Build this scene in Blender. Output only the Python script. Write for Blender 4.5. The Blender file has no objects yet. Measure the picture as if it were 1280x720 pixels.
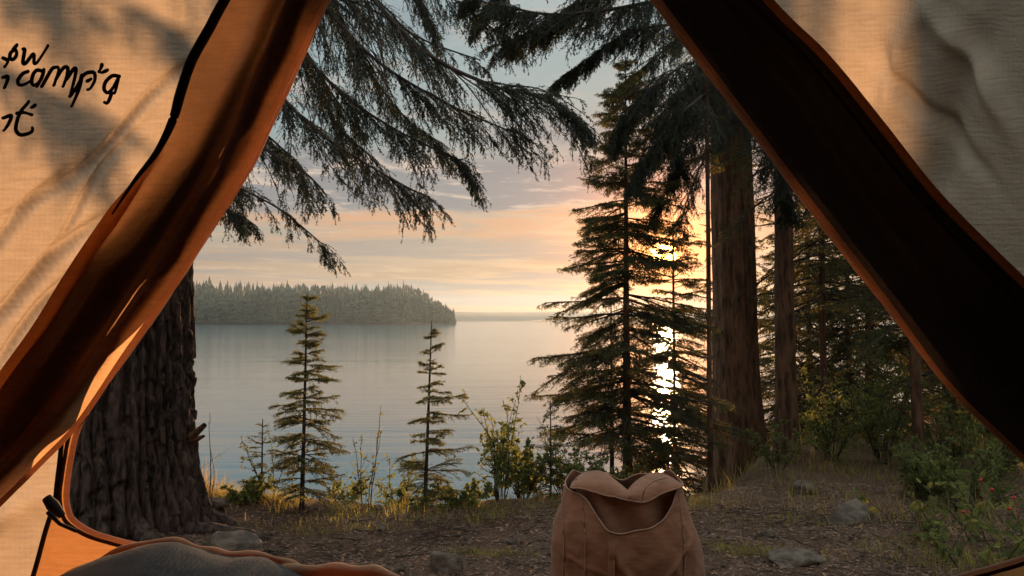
import bpy, math, random
import numpy as np
from mathutils import Vector, noise as mnoise

PI = math.pi
sc = bpy.context.scene
COL = sc.collection

# ------------------------------------------------------------------ camera
H = 0.95                      # eye height above the ground in front of the tent
F = 1000.0                    # focal length in pixels of the 1280 px wide photograph
PITCH = math.atan(40.0 / F)
cam_d = bpy.data.cameras.new('camera')
cam_d.sensor_width = 36.0
cam_d.lens = 36.0 * F / 1280.0
cam_d.clip_start = 0.02
cam_d.clip_end = 20000
cam = bpy.data.objects.new('camera', cam_d)
COL.objects.link(cam)
cam.location = (0, 0, H)
cam.rotation_euler = (PI / 2 + PITCH, 0, 0)
sc.camera = cam

# ------------------------------------------------------------------ view
sc.view_settings.view_transform = 'Standard'
sc.view_settings.look = 'None'
sc.view_settings.gamma = 1
sc.view_settings.use_curve_mapping = False
sc.view_settings.exposure = 0.5
sc.cycles.use_denoising = True
sc.cycles.max_bounces = 10
sc.cycles.transparent_max_bounces = 12
sc.cycles.volume_bounces = 0
sc.cycles.sample_clamp_indirect = 6
sc.cycles.caustics_reflective = False
sc.cycles.caustics_refractive = False

# ------------------------------------------------------------------ sun and sky
SUN_AZ = math.radians(10.75)       # to the right of the view axis (+Y)
SUN_EL = math.radians(4.6)
SD = Vector((math.sin(SUN_AZ) * math.cos(SUN_EL), math.cos(SUN_AZ) * math.cos(SUN_EL), math.sin(SUN_EL)))
sun_d = bpy.data.lights.new('sun', 'SUN')
sun_d.energy = 5.0
sun_d.angle = math.radians(0.9)
sun_d.color = (1.0, 0.56, 0.27)
sun = bpy.data.objects.new('sun', sun_d)
COL.objects.link(sun)
sun.rotation_euler = (-SD).to_track_quat('-Z', 'Y').to_euler()
sun.location = (10, 40, 20)


class NT:
    """small node-tree helper"""
    def __init__(s, tree):
        s.t = tree
        s.n = tree.nodes
        s.n.clear()

    def add(s, kind, ins=None, **props):
        nd = s.n.new(kind)
        for k, v in props.items():
            setattr(nd, k, v)
        for k, v in (ins or {}).items():
            s.set(nd, k, v)
        return nd

    def set(s, nd, k, v):
        sock = nd.inputs[k]
        if isinstance(v, bpy.types.NodeSocket):
            s.t.links.new(v, sock)
        elif isinstance(v, bpy.types.Node):
            s.t.links.new(v.outputs[0], sock)
        else:
            if sock.type == 'RGBA' and hasattr(v, '__len__') and len(v) == 3:
                v = (*v, 1)
            sock.default_value = v

    def math(s, op, a, b=None, c=None, clamp=False):
        nd = s.add('ShaderNodeMath', operation=op, use_clamp=clamp)
        for i, v in enumerate((a, b, c)):
            if v is not None:
                s.set(nd, i, v)
        return nd.outputs[0]

    def mix(s, fac, a, b, blend='MIX'):
        nd = s.add('ShaderNodeMix', data_type='RGBA', blend_type=blend)
        s.set(nd, 0, fac)
        s.set(nd, 6, a)
        s.set(nd, 7, b)
        return nd.outputs[2]

    def ramp(s, fac, stops, interp='LINEAR'):
        nd = s.add('ShaderNodeValToRGB')
        nd.color_ramp.interpolation = interp
        el = nd.color_ramp.elements
        while len(el) < len(stops):
            el.new(0.5)
        for e, (p, c) in zip(el, stops):
            e.position = p
            e.color = (*c, 1) if len(c) == 3 else c
        s.set(nd, 0, fac)
        return nd.outputs[0]

    def mapr(s, v, a, b, c=0.0, d=1.0, smooth=True):
        nd = s.add('ShaderNodeMapRange', interpolation_type='SMOOTHSTEP' if smooth else 'LINEAR')
        for i, x in enumerate((v, a, b, c, d)):
            s.set(nd, i, x)
        return nd.outputs[0]

    def noise(s, vec, scale, detail=4, rough=0.55, dist=0.0):
        nd = s.add('ShaderNodeTexNoise', {'Scale': scale, 'Detail': detail, 'Roughness': rough, 'Distortion': dist})
        if vec is not None:
            s.set(nd, 'Vector', vec)
        return nd.outputs[0]


world = bpy.data.worlds.new('World')
sc.world = world
world.use_nodes = True
w = NT(world.node_tree)
tc = w.add('ShaderNodeTexCoord')
sep = w.add('ShaderNodeSeparateXYZ', {0: tc.outputs['Generated']})
dx, dy, dz = sep.outputs[0], sep.outputs[1], sep.outputs[2]
sky = w.add('ShaderNodeTexSky')
sky.sky_type = 'NISHITA'
sky.sun_disc = False
sky.sun_elevation = SUN_EL
sky.sun_rotation = SUN_AZ
sky.altitude = 200
sky.air_density = 1.2
sky.dust_density = 1.5
sky.ozone_density = 1.5
nish = w.mix(1.0, sky.outputs[0], (0.10, 0.10, 0.10), 'MULTIPLY')
el = w.math('MAXIMUM', dz, 0.0)
# evening cloud colours by height above the horizon; overhead stop brightened as added fill
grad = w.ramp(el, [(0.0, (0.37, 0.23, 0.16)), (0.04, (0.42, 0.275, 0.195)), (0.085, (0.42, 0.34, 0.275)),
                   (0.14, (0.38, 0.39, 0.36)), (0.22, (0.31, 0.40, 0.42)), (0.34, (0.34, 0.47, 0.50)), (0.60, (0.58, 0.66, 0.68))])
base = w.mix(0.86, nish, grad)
# cloud plane coordinates
inv = w.math('DIVIDE', 1.0, w.math('ADD', el, 0.06))
cv = w.add('ShaderNodeCombineXYZ', {0: w.math('MULTIPLY', w.math('MULTIPLY', dx, inv), 0.8), 1: w.math('MULTIPLY', dy, inv), 2: 0.0})
warp = w.add('ShaderNodeTexNoise', {'Vector': cv.outputs[0], 'Scale': 0.9, 'Detail': 3})
cv2 = w.add('ShaderNodeVectorMath', {0: cv.outputs[0]}, operation='ADD')
w.set(cv2, 1, w.add('ShaderNodeVectorMath', {0: warp.outputs[1], 1: (0.7, 0.7, 0)}, operation='MULTIPLY').outputs[0])
n1 = w.noise(cv2.outputs[0], 0.75, 7, 0.58)
n2 = w.noise(cv2.outputs[0], 2.2, 8, 0.66)
n3 = w.noise(cv.outputs[0], 1.9, 5, 0.6, 0.6)
bank = w.mapr(n1, 0.46, 0.62)
wisps = w.mapr(n2, 0.50, 0.64)
# grey-mauve bank
bcol = w.ramp(el, [(0.0, (0.38, 0.24, 0.14)), (0.07, (0.50, 0.31, 0.18)), (0.125, (0.52, 0.35, 0.25)), (0.17, (0.27, 0.28, 0.30)), (0.5, (0.27, 0.33, 0.37))])
c1 = w.mix(w.math('MULTIPLY', bank, 0.78), base, bcol)
wcol = w.ramp(el, [(0.0, (0.62, 0.40, 0.22)), (0.13, (0.72, 0.50, 0.32)), (0.22, (0.55, 0.48, 0.42)), (0.5, (0.5, 0.5, 0.5))])
c2 = w.mix(w.math('MULTIPLY', wisps, 0.75), c1, wcol)
# long low streaks near the horizon
sv = w.add('ShaderNodeCombineXYZ', {0: w.math('MULTIPLY', dx, 2.2), 1: w.math('MULTIPLY', dy, 2.2), 2: w.math('MULTIPLY', el, 46.0)})
n4 = w.noise(sv.outputs[0], 1.5, 6, 0.6, 0.3)
st = w.math('MULTIPLY', w.mapr(n4, 0.47, 0.60), w.mapr(el, 0.16, 0.05))
c3 = w.mix(w.math('MULTIPLY', st, 0.85), c2, (0.31, 0.275, 0.26))
# grey-mauve deck across the middle of the view, warm lit underside
dk = w.math('ADD', el, w.math('MULTIPLY', w.math('SUBTRACT', n1, 0.5), 0.10))
deck = w.math('MULTIPLY', w.mapr(dk, 0.125, 0.145), w.mapr(dk, 0.215, 0.19))
c3 = w.mix(w.math('MULTIPLY', deck, 0.88), c3, w.mix(w.mapr(n2, 0.50, 0.62), (0.27, 0.275, 0.29), (0.66, 0.53, 0.44)))
under = w.math('MULTIPLY', w.mapr(dk, 0.095, 0.112), w.mapr(dk, 0.14, 0.125))
c3 = w.mix(w.math('MULTIPLY', under, w.mapr(n3, 0.35, 0.6, 0.15, 0.95)), c3, (0.74, 0.40, 0.22))
# aureole round the low sun
dot = w.add('ShaderNodeVectorMath', {0: tc.outputs['Generated'], 1: tuple(SD)}, operation='DOT_PRODUCT').outputs['Value']
ang = w.math('ARCCOSINE', w.math('MINIMUM', dot, 0.999999))
g1 = w.math('EXPONENT', w.math('MULTIPLY', ang, -1.0 / 0.042))
g2 = w.math('EXPONENT', w.math('MULTIPLY', ang, -1.0 / 0.13))
disc = w.mapr(ang, 0.018, 0.010)
a1 = w.add('ShaderNodeVectorMath', {0: (6.5, 1.7, 0.15)}, operation='SCALE'); w.set(a1, 'Scale', g1)
a2 = w.add('ShaderNodeVectorMath', {0: (0.07, 0.0, -0.02)}, operation='SCALE'); w.set(a2, 'Scale', g2)
a3 = w.add('ShaderNodeVectorMath', {0: (40, 17, 4)}, operation='SCALE'); w.set(a3, 'Scale', disc)
s1 = w.add('ShaderNodeVectorMath', {0: a1.outputs[0], 1: a2.outputs[0]}, operation='ADD')
s2 = w.add('ShaderNodeVectorMath', {0: s1.outputs[0], 1: a3.outputs[0]}, operation='ADD')
tot = w.add('ShaderNodeVectorMath', {0: c3, 1: s2.outputs[0]}, operation='ADD')
bg = w.add('ShaderNodeBackground', {0: tot.outputs[0], 1: w.mapr(el, 0.34, 0.62, 0.66, 1.2)})  # strength raised overhead, out of view, to add fill light
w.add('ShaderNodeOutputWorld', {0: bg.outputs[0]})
try:
    world.cycles.sampling_method = 'MANUAL'
    world.cycles.sample_map_resolution = 1024
except Exception:
    pass


# ------------------------------------------------------------------ helpers
def S(x, y, Y):
    """the point of the place at depth Y that the photograph shows at pixel (x, y)"""
    u = (x - 640.0) / F
    v = (360.0 - y) / F
    dyy = math.cos(PITCH) - v * math.sin(PITCH)
    dzz = math.sin(PITCH) + v * math.cos(PITCH)
    k = Y / dyy
    return np.array([u * k, Y, H + dzz * k])


def material(name):
    m = bpy.data.materials.new(name)
    m.use_nodes = True
    return m, NT(m.node_tree)


def nrm(a):
    return a / np.maximum(np.linalg.norm(a, axis=-1, keepdims=True), 1e-9)


class Acc:
    """collects vertices and quads (or triangles) for ONE mesh object"""
    def __init__(s):
        s.v = []; s.f4 = []; s.m4 = []; s.f3 = []; s.m3 = []; s.n = 0

    def add(s, v, quads=None, tris=None, mat=0):
        v = np.asarray(v, dtype=np.float64).reshape(-1, 3)
        if quads is not None and len(quads):
            q = np.asarray(quads, dtype=np.int64) + s.n
            s.f4.append(q); s.m4.append(np.full(len(q), mat))
        if tris is not None and len(tris):
            q = np.asarray(tris, dtype=np.int64) + s.n
            s.f3.append(q); s.m3.append(np.full(len(q), mat))
        s.v.append(v); s.n += len(v)

    def needles(s, P, D, L, W, rng, mat=0):
        n = len(P)
        if n == 0: return
        R = rng.normal(size=(n, 3))
        N = nrm(np.cross(D, R))
        L = np.broadcast_to(np.asarray(L, float), (n,))[:, None]
        W = np.broadcast_to(np.asarray(W, float), (n,))[:, None]
        v = np.stack([P, P + D * L * .45 + N * W * .5, P + D * L, P + D * L * .45 - N * W * .5], 1)
        s.add(v, np.arange(4 * n).reshape(n, 4), mat=mat)

    def tubes(s, polys, radii, sides=4, mat=0, cap=True):
        """polys (n,k,3), radii (n,k)"""
        polys = np.asarray(polys, float)
        n, k, _ = polys.shape
        if n == 0: return
        radii = np.broadcast_to(np.asarray(radii, float), (n, k))
        T = nrm(np.gradient(polys, axis=1))
        up = np.zeros_like(T); up[..., 2] = 1
        bad = np.abs(T[..., 2]) > .95
        up[bad] = (0, 1, 0)
        A = nrm(np.cross(T, up)); B = np.cross(T, A)
        th = np.arange(sides) * 2 * PI / sides
        c = np.cos(th)[None, None, :, None]; d = np.sin(th)[None, None, :, None]
        v = polys[:, :, None] + (A[:, :, None] * c + B[:, :, None] * d) * radii[:, :, None, None]
        idx = np.arange(n * k * sides).reshape(n, k, sides)
        a = idx[:, :-1]; b = idx[:, 1:]
        q = np.stack([a, np.roll(a, -1, 2), np.roll(b, -1, 2), b], -1).reshape(-1, 4)
        s.add(v, q, mat=mat)

    def grid(s, V, mat=0, wrap_u=False, wrap_v=False):
        """V (a,b,3) -> quads"""
        a, b, _ = V.shape
        idx = np.arange(a * b).reshape(a, b)
        if wrap_u: idx = np.vstack([idx, idx[:1]])
        if wrap_v: idx = np.hstack([idx, idx[:, :1]])
        q = np.stack([idx[:-1, :-1], idx[1:, :-1], idx[1:, 1:], idx[:-1, 1:]], -1).reshape(-1, 4)
        s.add(V, q, mat=mat)

    def obj(s, name, mats, parent=None, smooth=False):
        me = bpy.data.meshes.new(name)
        v = np.concatenate(s.v) if s.v else np.zeros((0, 3))
        f4 = np.concatenate(s.f4) if s.f4 else np.zeros((0, 4), int)
        f3 = np.concatenate(s.f3) if s.f3 else np.zeros((0, 3), int)
        m = np.concatenate([np.concatenate(s.m4) if s.m4 else np.zeros(0), np.concatenate(s.m3) if s.m3 else np.zeros(0)]).astype(np.int32)
        org = Vector((0, 0, 0))
        if parent is not None:
            org = parent.location.copy()
            v = v - np.array(org)
        me.vertices.add(len(v)); me.vertices.foreach_set('co', v.astype(np.float32).ravel())
        nl = len(f4) * 4 + len(f3) * 3
        me.loops.add(nl)
        me.loops.foreach_set('vertex_index', np.concatenate([f4.ravel(), f3.ravel()]).astype(np.int32))
        nf = len(f4) + len(f3)
        me.polygons.add(nf)
        st = np.concatenate([np.arange(len(f4)) * 4, len(f4) * 4 + np.arange(len(f3)) * 3]).astype(np.int32)
        me.polygons.foreach_set('loop_start', st)
        me.polygons.foreach_set('material_index', m)
        me.polygons.foreach_set('use_smooth', np.full(nf, smooth))
        me.update(calc_edges=True)
        if not isinstance(mats, (list, tuple)): mats = [mats]
        for x in mats: me.materials.append(x)
        o = bpy.data.objects.new(name, me)
        COL.objects.link(o)
        if parent is not None: o.parent = parent
        return o


def thing(name, loc, label, cat, group=None):
    o = bpy.data.objects.new(name, None)
    o.empty_display_size = .1
    COL.objects.link(o)
    o.location = Vector([float(c) for c in loc])
    return tag(o, label, cat, group)


def tag(o, label=None, cat=None, group=None, kind=None):
    if label: o['label'] = label
    if cat: o['category'] = cat
    if group: o['group'] = group
    if kind: o['kind'] = kind
    return o


def crom(pts, per=8, closed=False):
    """Catmull-Rom through pts (m,d)"""
    P = np.asarray(pts, float)
    m = len(P)
    out = []
    rngi = range(m if closed else m - 1)
    for i in rngi:
        if closed:
            p0, p1, p2, p3 = P[(i - 1) % m], P[i], P[(i + 1) % m], P[(i + 2) % m]
        else:
            p0, p1, p2, p3 = P[max(i - 1, 0)], P[i], P[i + 1], P[min(i + 2, m - 1)]
        for t in np.arange(per) / per:
            out.append(.5 * ((2 * p1) + (-p0 + p2) * t + (2 * p0 - 5 * p1 + 4 * p2 - p3) * t * t + (-p0 + 3 * p1 - 3 * p2 + p3) * t ** 3))
    if not closed: out.append(P[-1])
    return np.array(out)


def fbm(x, y, z=0.0, octv=4, sc_=1.0):
    """vectorised value-noise fBm in about [-1, 1]"""
    x = np.asarray(x, float) * sc_; y = np.asarray(y, float) * sc_; z = np.broadcast_to(np.asarray(z, float) * sc_, x.shape)
    tot = np.zeros(x.shape); amp = .5
    for o in range(octv):
        xi = np.floor(x).astype(np.int64); yi = np.floor(y).astype(np.int64); zi = np.floor(z).astype(np.int64)
        fx, fy, fz = x - xi, y - yi, z - zi
        fx = fx * fx * (3 - 2 * fx); fy = fy * fy * (3 - 2 * fy); fz = fz * fz * (3 - 2 * fz)

        def h(a, b, c):
            n = (a * 73856093) ^ (b * 19349663) ^ (c * 83492791) ^ (o * 2654435)
            n = (n ^ (n >> 13)) * 1274126177
            n = n & 0x7fffffff
            return ((n ^ (n >> 16)) & 0xffff) / 32767.5 - 1
        v = 0
        for da, wa in ((0, 1 - fx), (1, fx)):
            for db, wb in ((0, 1 - fy), (1, fy)):
                for dc, wc in ((0, 1 - fz), (1, fz)):
                    v = v + h(xi + da, yi + db, zi + dc) * wa * wb * wc
        tot += amp * v; amp *= .5
        x = x * 2.03 + 11.1; y = y * 2.03 + 5.7; z = z * 2.03 + 3.3
    return tot


def smooth(a, b, x):
    t = np.clip((np.asarray(x, float) - a) / (b - a), 0, 1)
    return t * t * (3 - 2 * t)


# ------------------------------------------------------------------ materials
def foliage_mat(name, dark, light, trans=(0.10, 0.12, 0.02), tf=0.25, scale=9.0):
    m, n = material(name)
    t = n.add('ShaderNodeTexCoord')
    a = n.noise(t.outputs['Object'], scale, 3)
    b = n.noise(t.outputs['Object'], scale * 14, 2)
    f = n.math('ADD', n.math('MULTIPLY', a, .6), n.math('MULTIPLY', b, .4))
    c = n.mix(n.mapr(f, .35, .65), dark, light)
    p = n.add('ShaderNodeBsdfPrincipled', {'Base Color': c, 'Roughness': .62, 'Specular IOR Level': .25})
    tr = n.add('ShaderNodeBsdfTranslucent', {'Color': n.mix(n.mapr(f, .35, .65), trans, tuple(min(1, q * 1.9) for q in trans))})
    mx = n.add('ShaderNodeMixShader', {0: tf, 1: p.outputs[0], 2: tr.outputs[0]})
    n.add('ShaderNodeOutputMaterial', {0: mx.outputs[0]})
    return m


def bark_mat(name, dark, light, zs=0.22, scale=30.0, bump=.6):
    m, n = material(name)
    t = n.add('ShaderNodeTexCoord')
    mp = n.add('ShaderNodeMapping', {'Vector': t.outputs['Object'], 'Scale': (1, 1, zs)})
    a = n.noise(mp.outputs[0], scale, 6, .65, .4)
    b = n.noise(t.outputs['Object'], 5, 3)
    f = n.math('ADD', n.math('MULTIPLY', a, .75), n.math('MULTIPLY', b, .25))
    c = n.mix(n.mapr(f, .36, .64), dark, light)
    bp = n.add('ShaderNodeBump', {'Height': a, 'Strength': bump, 'Distance': .02})
    p = n.add('ShaderNodeBsdfPrincipled', {'Base Color': c, 'Roughness': .85, 'Specular IOR Level': .2, 'Normal': bp.outputs[0]})
    n.add('ShaderNodeOutputMaterial', {0: p.outputs[0]})
    return m


def fabric_mat(name, col, tcol, tf=.5, weave=900.0, var=.12, rough=.85, bump=.25):
    """woven cloth; tcol is the colour of the light that comes through it"""
    m, n = material(name)
    t = n.add('ShaderNodeTexCoord')
    a = n.noise(t.outputs['Object'], 7, 5, .6)
    mp = n.add('ShaderNodeMapping', {'Vector': t.outputs['Object'], 'Scale': (1, 1, 6)})
    b = n.noise(mp.outputs[0], 26, 4, .6)
    w1 = n.add('ShaderNodeTexWave', {'Vector': t.outputs['Object'], 'Scale': weave / 6.28 / 3, 'Distortion': 4, 'Detail': 2, 'Detail Scale': 2}, bands_direction='Z')
    w2 = n.add('ShaderNodeTexWave', {'Vector': t.outputs['Object'], 'Scale': weave / 6.28 / 3, 'Distortion': 4, 'Detail': 2, 'Detail Scale': 2}, bands_direction='X')
    wv = n.math('ADD', w1.outputs[1], w2.outputs[1])
    f = n.math('ADD', n.math('MULTIPLY', a, .55), n.math('ADD', n.math('MULTIPLY', b, .45), n.math('MULTIPLY', n.math('SUBTRACT', wv, 1.0), .025)))
    k = n.mapr(f, .3, .7, 1 - var, 1 + var)
    kc = n.add('ShaderNodeCombineXYZ', {0: k, 1: k, 2: k})
    bp = n.add('ShaderNodeBump', {'Height': n.math('ADD', n.math('MULTIPLY', wv, .25), n.math('MULTIPLY', b, 1.6)), 'Strength': bump, 'Distance': .002})
    d = n.add('ShaderNodeBsdfPrincipled', {'Base Color': n.mix(1.0, (*col, 1), kc.outputs[0], 'MULTIPLY'), 'Roughness': rough, 'Specular IOR Level': .15,
                                          'Sheen Weight': .15, 'Normal': bp.outputs[0]})
    tr = n.add('ShaderNodeBsdfTranslucent', {'Color': n.mix(1.0, (*tcol, 1), kc.outputs[0], 'MULTIPLY'), 'Normal': bp.outputs[0]})
    mx = n.add('ShaderNodeMixShader', {0: tf, 1: d.outputs[0], 2: tr.outputs[0]})
    n.add('ShaderNodeOutputMaterial', {0: mx.outputs[0]})
    return m


def plain_mat(name, c, rough=.7, scale=20, var=.25, bump=0.0):
    m, n = material(name)
    t = n.add('ShaderNodeTexCoord')
    a = n.noise(t.outputs['Object'], scale, 4)
    cc = n.mix(n.mapr(a, .3, .7), tuple(q * (1 - var) for q in c), tuple(min(1, q * (1 + var)) for q in c))
    p = n.add('ShaderNodeBsdfPrincipled', {'Base Color': cc, 'Roughness': rough, 'Specular IOR Level': .3})
    if bump:
        bp = n.add('ShaderNodeBump', {'Height': n.noise(t.outputs['Object'], scale * 2, 6, .65), 'Strength': bump, 'Distance': .02})
        n.set(p, 'Normal', bp.outputs[0])
    n.add('ShaderNodeOutputMaterial', {0: p.outputs[0]})
    return m


M_NEEDLE = foliage_mat('spruce_needles', (0.028, 0.040, 0.016), (0.060, 0.078, 0.030), (0.20, 0.15, 0.035), .34)
M_NEEDLE_Y = foliage_mat('young_spruce_needles', (0.035, 0.055, 0.022), (0.085, 0.11, 0.04), (0.24, 0.21, 0.05), .38)
M_HEM = foliage_mat('hanging_needles', (0.022, 0.032, 0.020), (0.045, 0.060, 0.034), (0.05, 0.06, 0.02), .15)
M_LEAF = foliage_mat('shrub_leaves', (0.040, 0.062, 0.020), (0.095, 0.120, 0.040), (0.32, 0.31, 0.08), .40)
M_LEAF_R = foliage_mat('reddish_leaves', (0.08, 0.06, 0.03), (0.16, 0.14, 0.05), (0.34, 0.24, 0.05), .42)
M_GRASS = foliage_mat('grass_blades', (0.09, 0.085, 0.03), (0.22, 0.18, 0.07), (0.55, 0.42, 0.10), .45)
M_DRY = foliage_mat('dry_grass_blades', (0.18, 0.12, 0.06), (0.36, 0.25, 0.12), (0.65, 0.40, 0.14), .45)
M_FAR = foliage_mat('far_spruce', (0.010, 0.030, 0.014), (0.075, 0.115, 0.050), (0.05, 0.07, 0.02), .1, .35)
M_TWIG = bark_mat('twig_bark', (0.035, 0.026, 0.020), (0.085, 0.062, 0.048))
M_BARK = bark_mat('brown_bark', (0.042, 0.020, 0.011), (0.20, 0.10, 0.052), .16, 34, 1.0)
M_BARK_L = bark_mat('grey_brown_bark', (0.010, 0.007, 0.005), (0.13, 0.080, 0.060), .30, 46, 1.0)
M_ROCK = plain_mat('lichen_rock', (0.155, 0.115, 0.085), .9, 18, .45, .8)

# ------------------------------------------------------------------ ground
def edge_y(x):
    """where the bank breaks away down to the lake"""
    x = np.asarray(x, float)
    return 3.95 + 2.1 * smooth(.7, 2.4, x) + 5.5 * smooth(2.4, 7, x) + 1.5 * smooth(-3.5, -7, x) * 0 + .12 * np.sin(x * 3.1) + .3 * smooth(-2.2, -3.5, x)


def ground_z(x, y):
    x = np.asarray(x, float); y = np.asarray(y, float)
    e = edge_y(x)
    near = fbm(x, y, 0, 4, 1.1) * .05 + fbm(x, y, 3, 4, 6) * .022 + fbm(x, y, 8, 3, 22) * .008
    near = near * smooth(1.6, 2.6, y) + .03 * smooth(e - .5, e - .05, y)
    d = y - e
    drop = -1.15 * smooth(0, 2.6, d) - 2.5 * smooth(2.2, 40, d)
    back = .05 * np.minimum(0, y) * 0
    return near * (1 - smooth(3, 20, np.abs(d)) * .5) + drop + back + .35 * smooth(5, 30, -y) * 0


def build_ground():
    gx = np.concatenate([-np.geomspace(4000, 6, 24), np.arange(-5.6, 6.61, .035), np.geomspace(7, 4000, 24)])
    gy = np.concatenate([-np.geomspace(400, 3, 10), np.arange(-2.0, 2.4, .2), np.arange(2.4, 6.0, .03), np.arange(6.0, 14, .15), np.geomspace(14.5, 4000, 24)])
    X, Y = np.meshgrid(gx, gy, indexing='ij')
    Z = ground_z(X, Y)
    # rise under the surrounding root of the big left tree
    Z += .10 * np.exp(-((X + 1.73) ** 2 + (Y - 3.55) ** 2) / .28)
    Z += .05 * np.exp(-((X - 1.83) ** 2 + (Y - 6.5) ** 2) / .15)
    a = Acc(); a.grid(np.stack([X, Y, Z], -1))
    m, n = material('forest_soil')
    t = n.add('ShaderNodeTexCoord')
    a1 = n.noise(t.outputs['Object'], 2.2, 5, .6)
    a2 = n.noise(t.outputs['Object'], 45, 5, .7, .8)
    mp = n.add('ShaderNodeMapping', {'Vector': t.outputs['Object'], 'Scale': (1, 3.2, 1), 'Rotation': (0, 0, .2)})
    a3 = n.noise(mp.outputs[0], 60, 5, .7, 1.2)
    c = n.mix(n.mapr(a1, .42, .6), (0.17, 0.088, 0.054), (0.30, 0.170, 0.110))
    c = n.mix(n.mapr(a3, .45, .62), c, (0.42, 0.26, 0.175))
    c = n.mix(n.mapr(a2, .46, .34), c, (0.05, 0.034, 0.025))
    bp = n.add('ShaderNodeBump', {'Height': n.math('ADD', a2, n.math('MULTIPLY', a3, .7)), 'Strength': 1.0, 'Distance': .05})
    p = n.add('ShaderNodeBsdfPrincipled', {'Base Color': c, 'Roughness': .92, 'Specular IOR Level': .15, 'Normal': bp.outputs[0]})
    n.add('ShaderNodeOutputMaterial', {0: p.outputs[0]})
    o = a.obj('ground', m, smooth=True)
    tag(o, kind='structure')
    return o


def gz(x, y):
    z = float(ground_z(np.array([x]), np.array([y]))[0])
    z += .10 * math.exp(-((x + 1.73) ** 2 + (y - 3.55) ** 2) / .28) + .05 * math.exp(-((x - 1.83) ** 2 + (y - 6.5) ** 2) / .15)
    return z


def gzv(x, y):
    return ground_z(x, y) + .10 * np.exp(-((x + 1.73) ** 2 + (y - 3.55) ** 2) / .28) + .05 * np.exp(-((x - 1.83) ** 2 + (y - 6.5) ** 2) / .15)


build_ground()
WATER = -0.80

# ------------------------------------------------------------------ lake, hills, far wood
def build_water():
    a = Acc()
    a.add([(-6000, 3.5, WATER), (6000, 3.5, WATER), (6000, 9000, WATER), (-6000, 9000, WATER)], [[0, 1, 2, 3]])
    m, n = material('lake_water')
    g = n.add('ShaderNodeNewGeometry')
    mp = n.add('ShaderNodeMapping', {'Vector': g.outputs['Position'], 'Scale': (.22, 1.3, 1)})
    h1 = n.noise(mp.outputs[0], 2.3, 4, .55, .35)
    mp2 = n.add('ShaderNodeMapping', {'Vector': g.outputs['Position'], 'Scale': (.10, .55, 1), 'Rotation': (0, 0, .12)})
    h2 = n.noise(mp2.outputs[0], .7, 4, .5, .3)
    mp3 = n.add('ShaderNodeMapping', {'Vector': g.outputs['Position'], 'Scale': (.006, .05, 1)})
    pat = n.noise(mp3.outputs[0], 1.0, 3, .5)
    h = n.math('ADD', n.math('MULTIPLY', h1, .3), n.math('MULTIPLY', h2, .9))
    h = n.math('MULTIPLY', h, n.mapr(pat, .3, .7, .55, 1.25))
    bp = n.add('ShaderNodeBump', {'Height': h, 'Strength': .55, 'Distance': .06})
    p = n.add('ShaderNodeBsdfPrincipled', {'Base Color': (0.035, 0.14, 0.18), 'Roughness': .10, 'IOR': 1.45, 'Specular IOR Level': .9, 'Normal': bp.outputs[0]})
    n.add('ShaderNodeOutputMaterial', {0: p.outputs[0]})
    tag(a.obj('water', m), kind='structure')


build_water()


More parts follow.
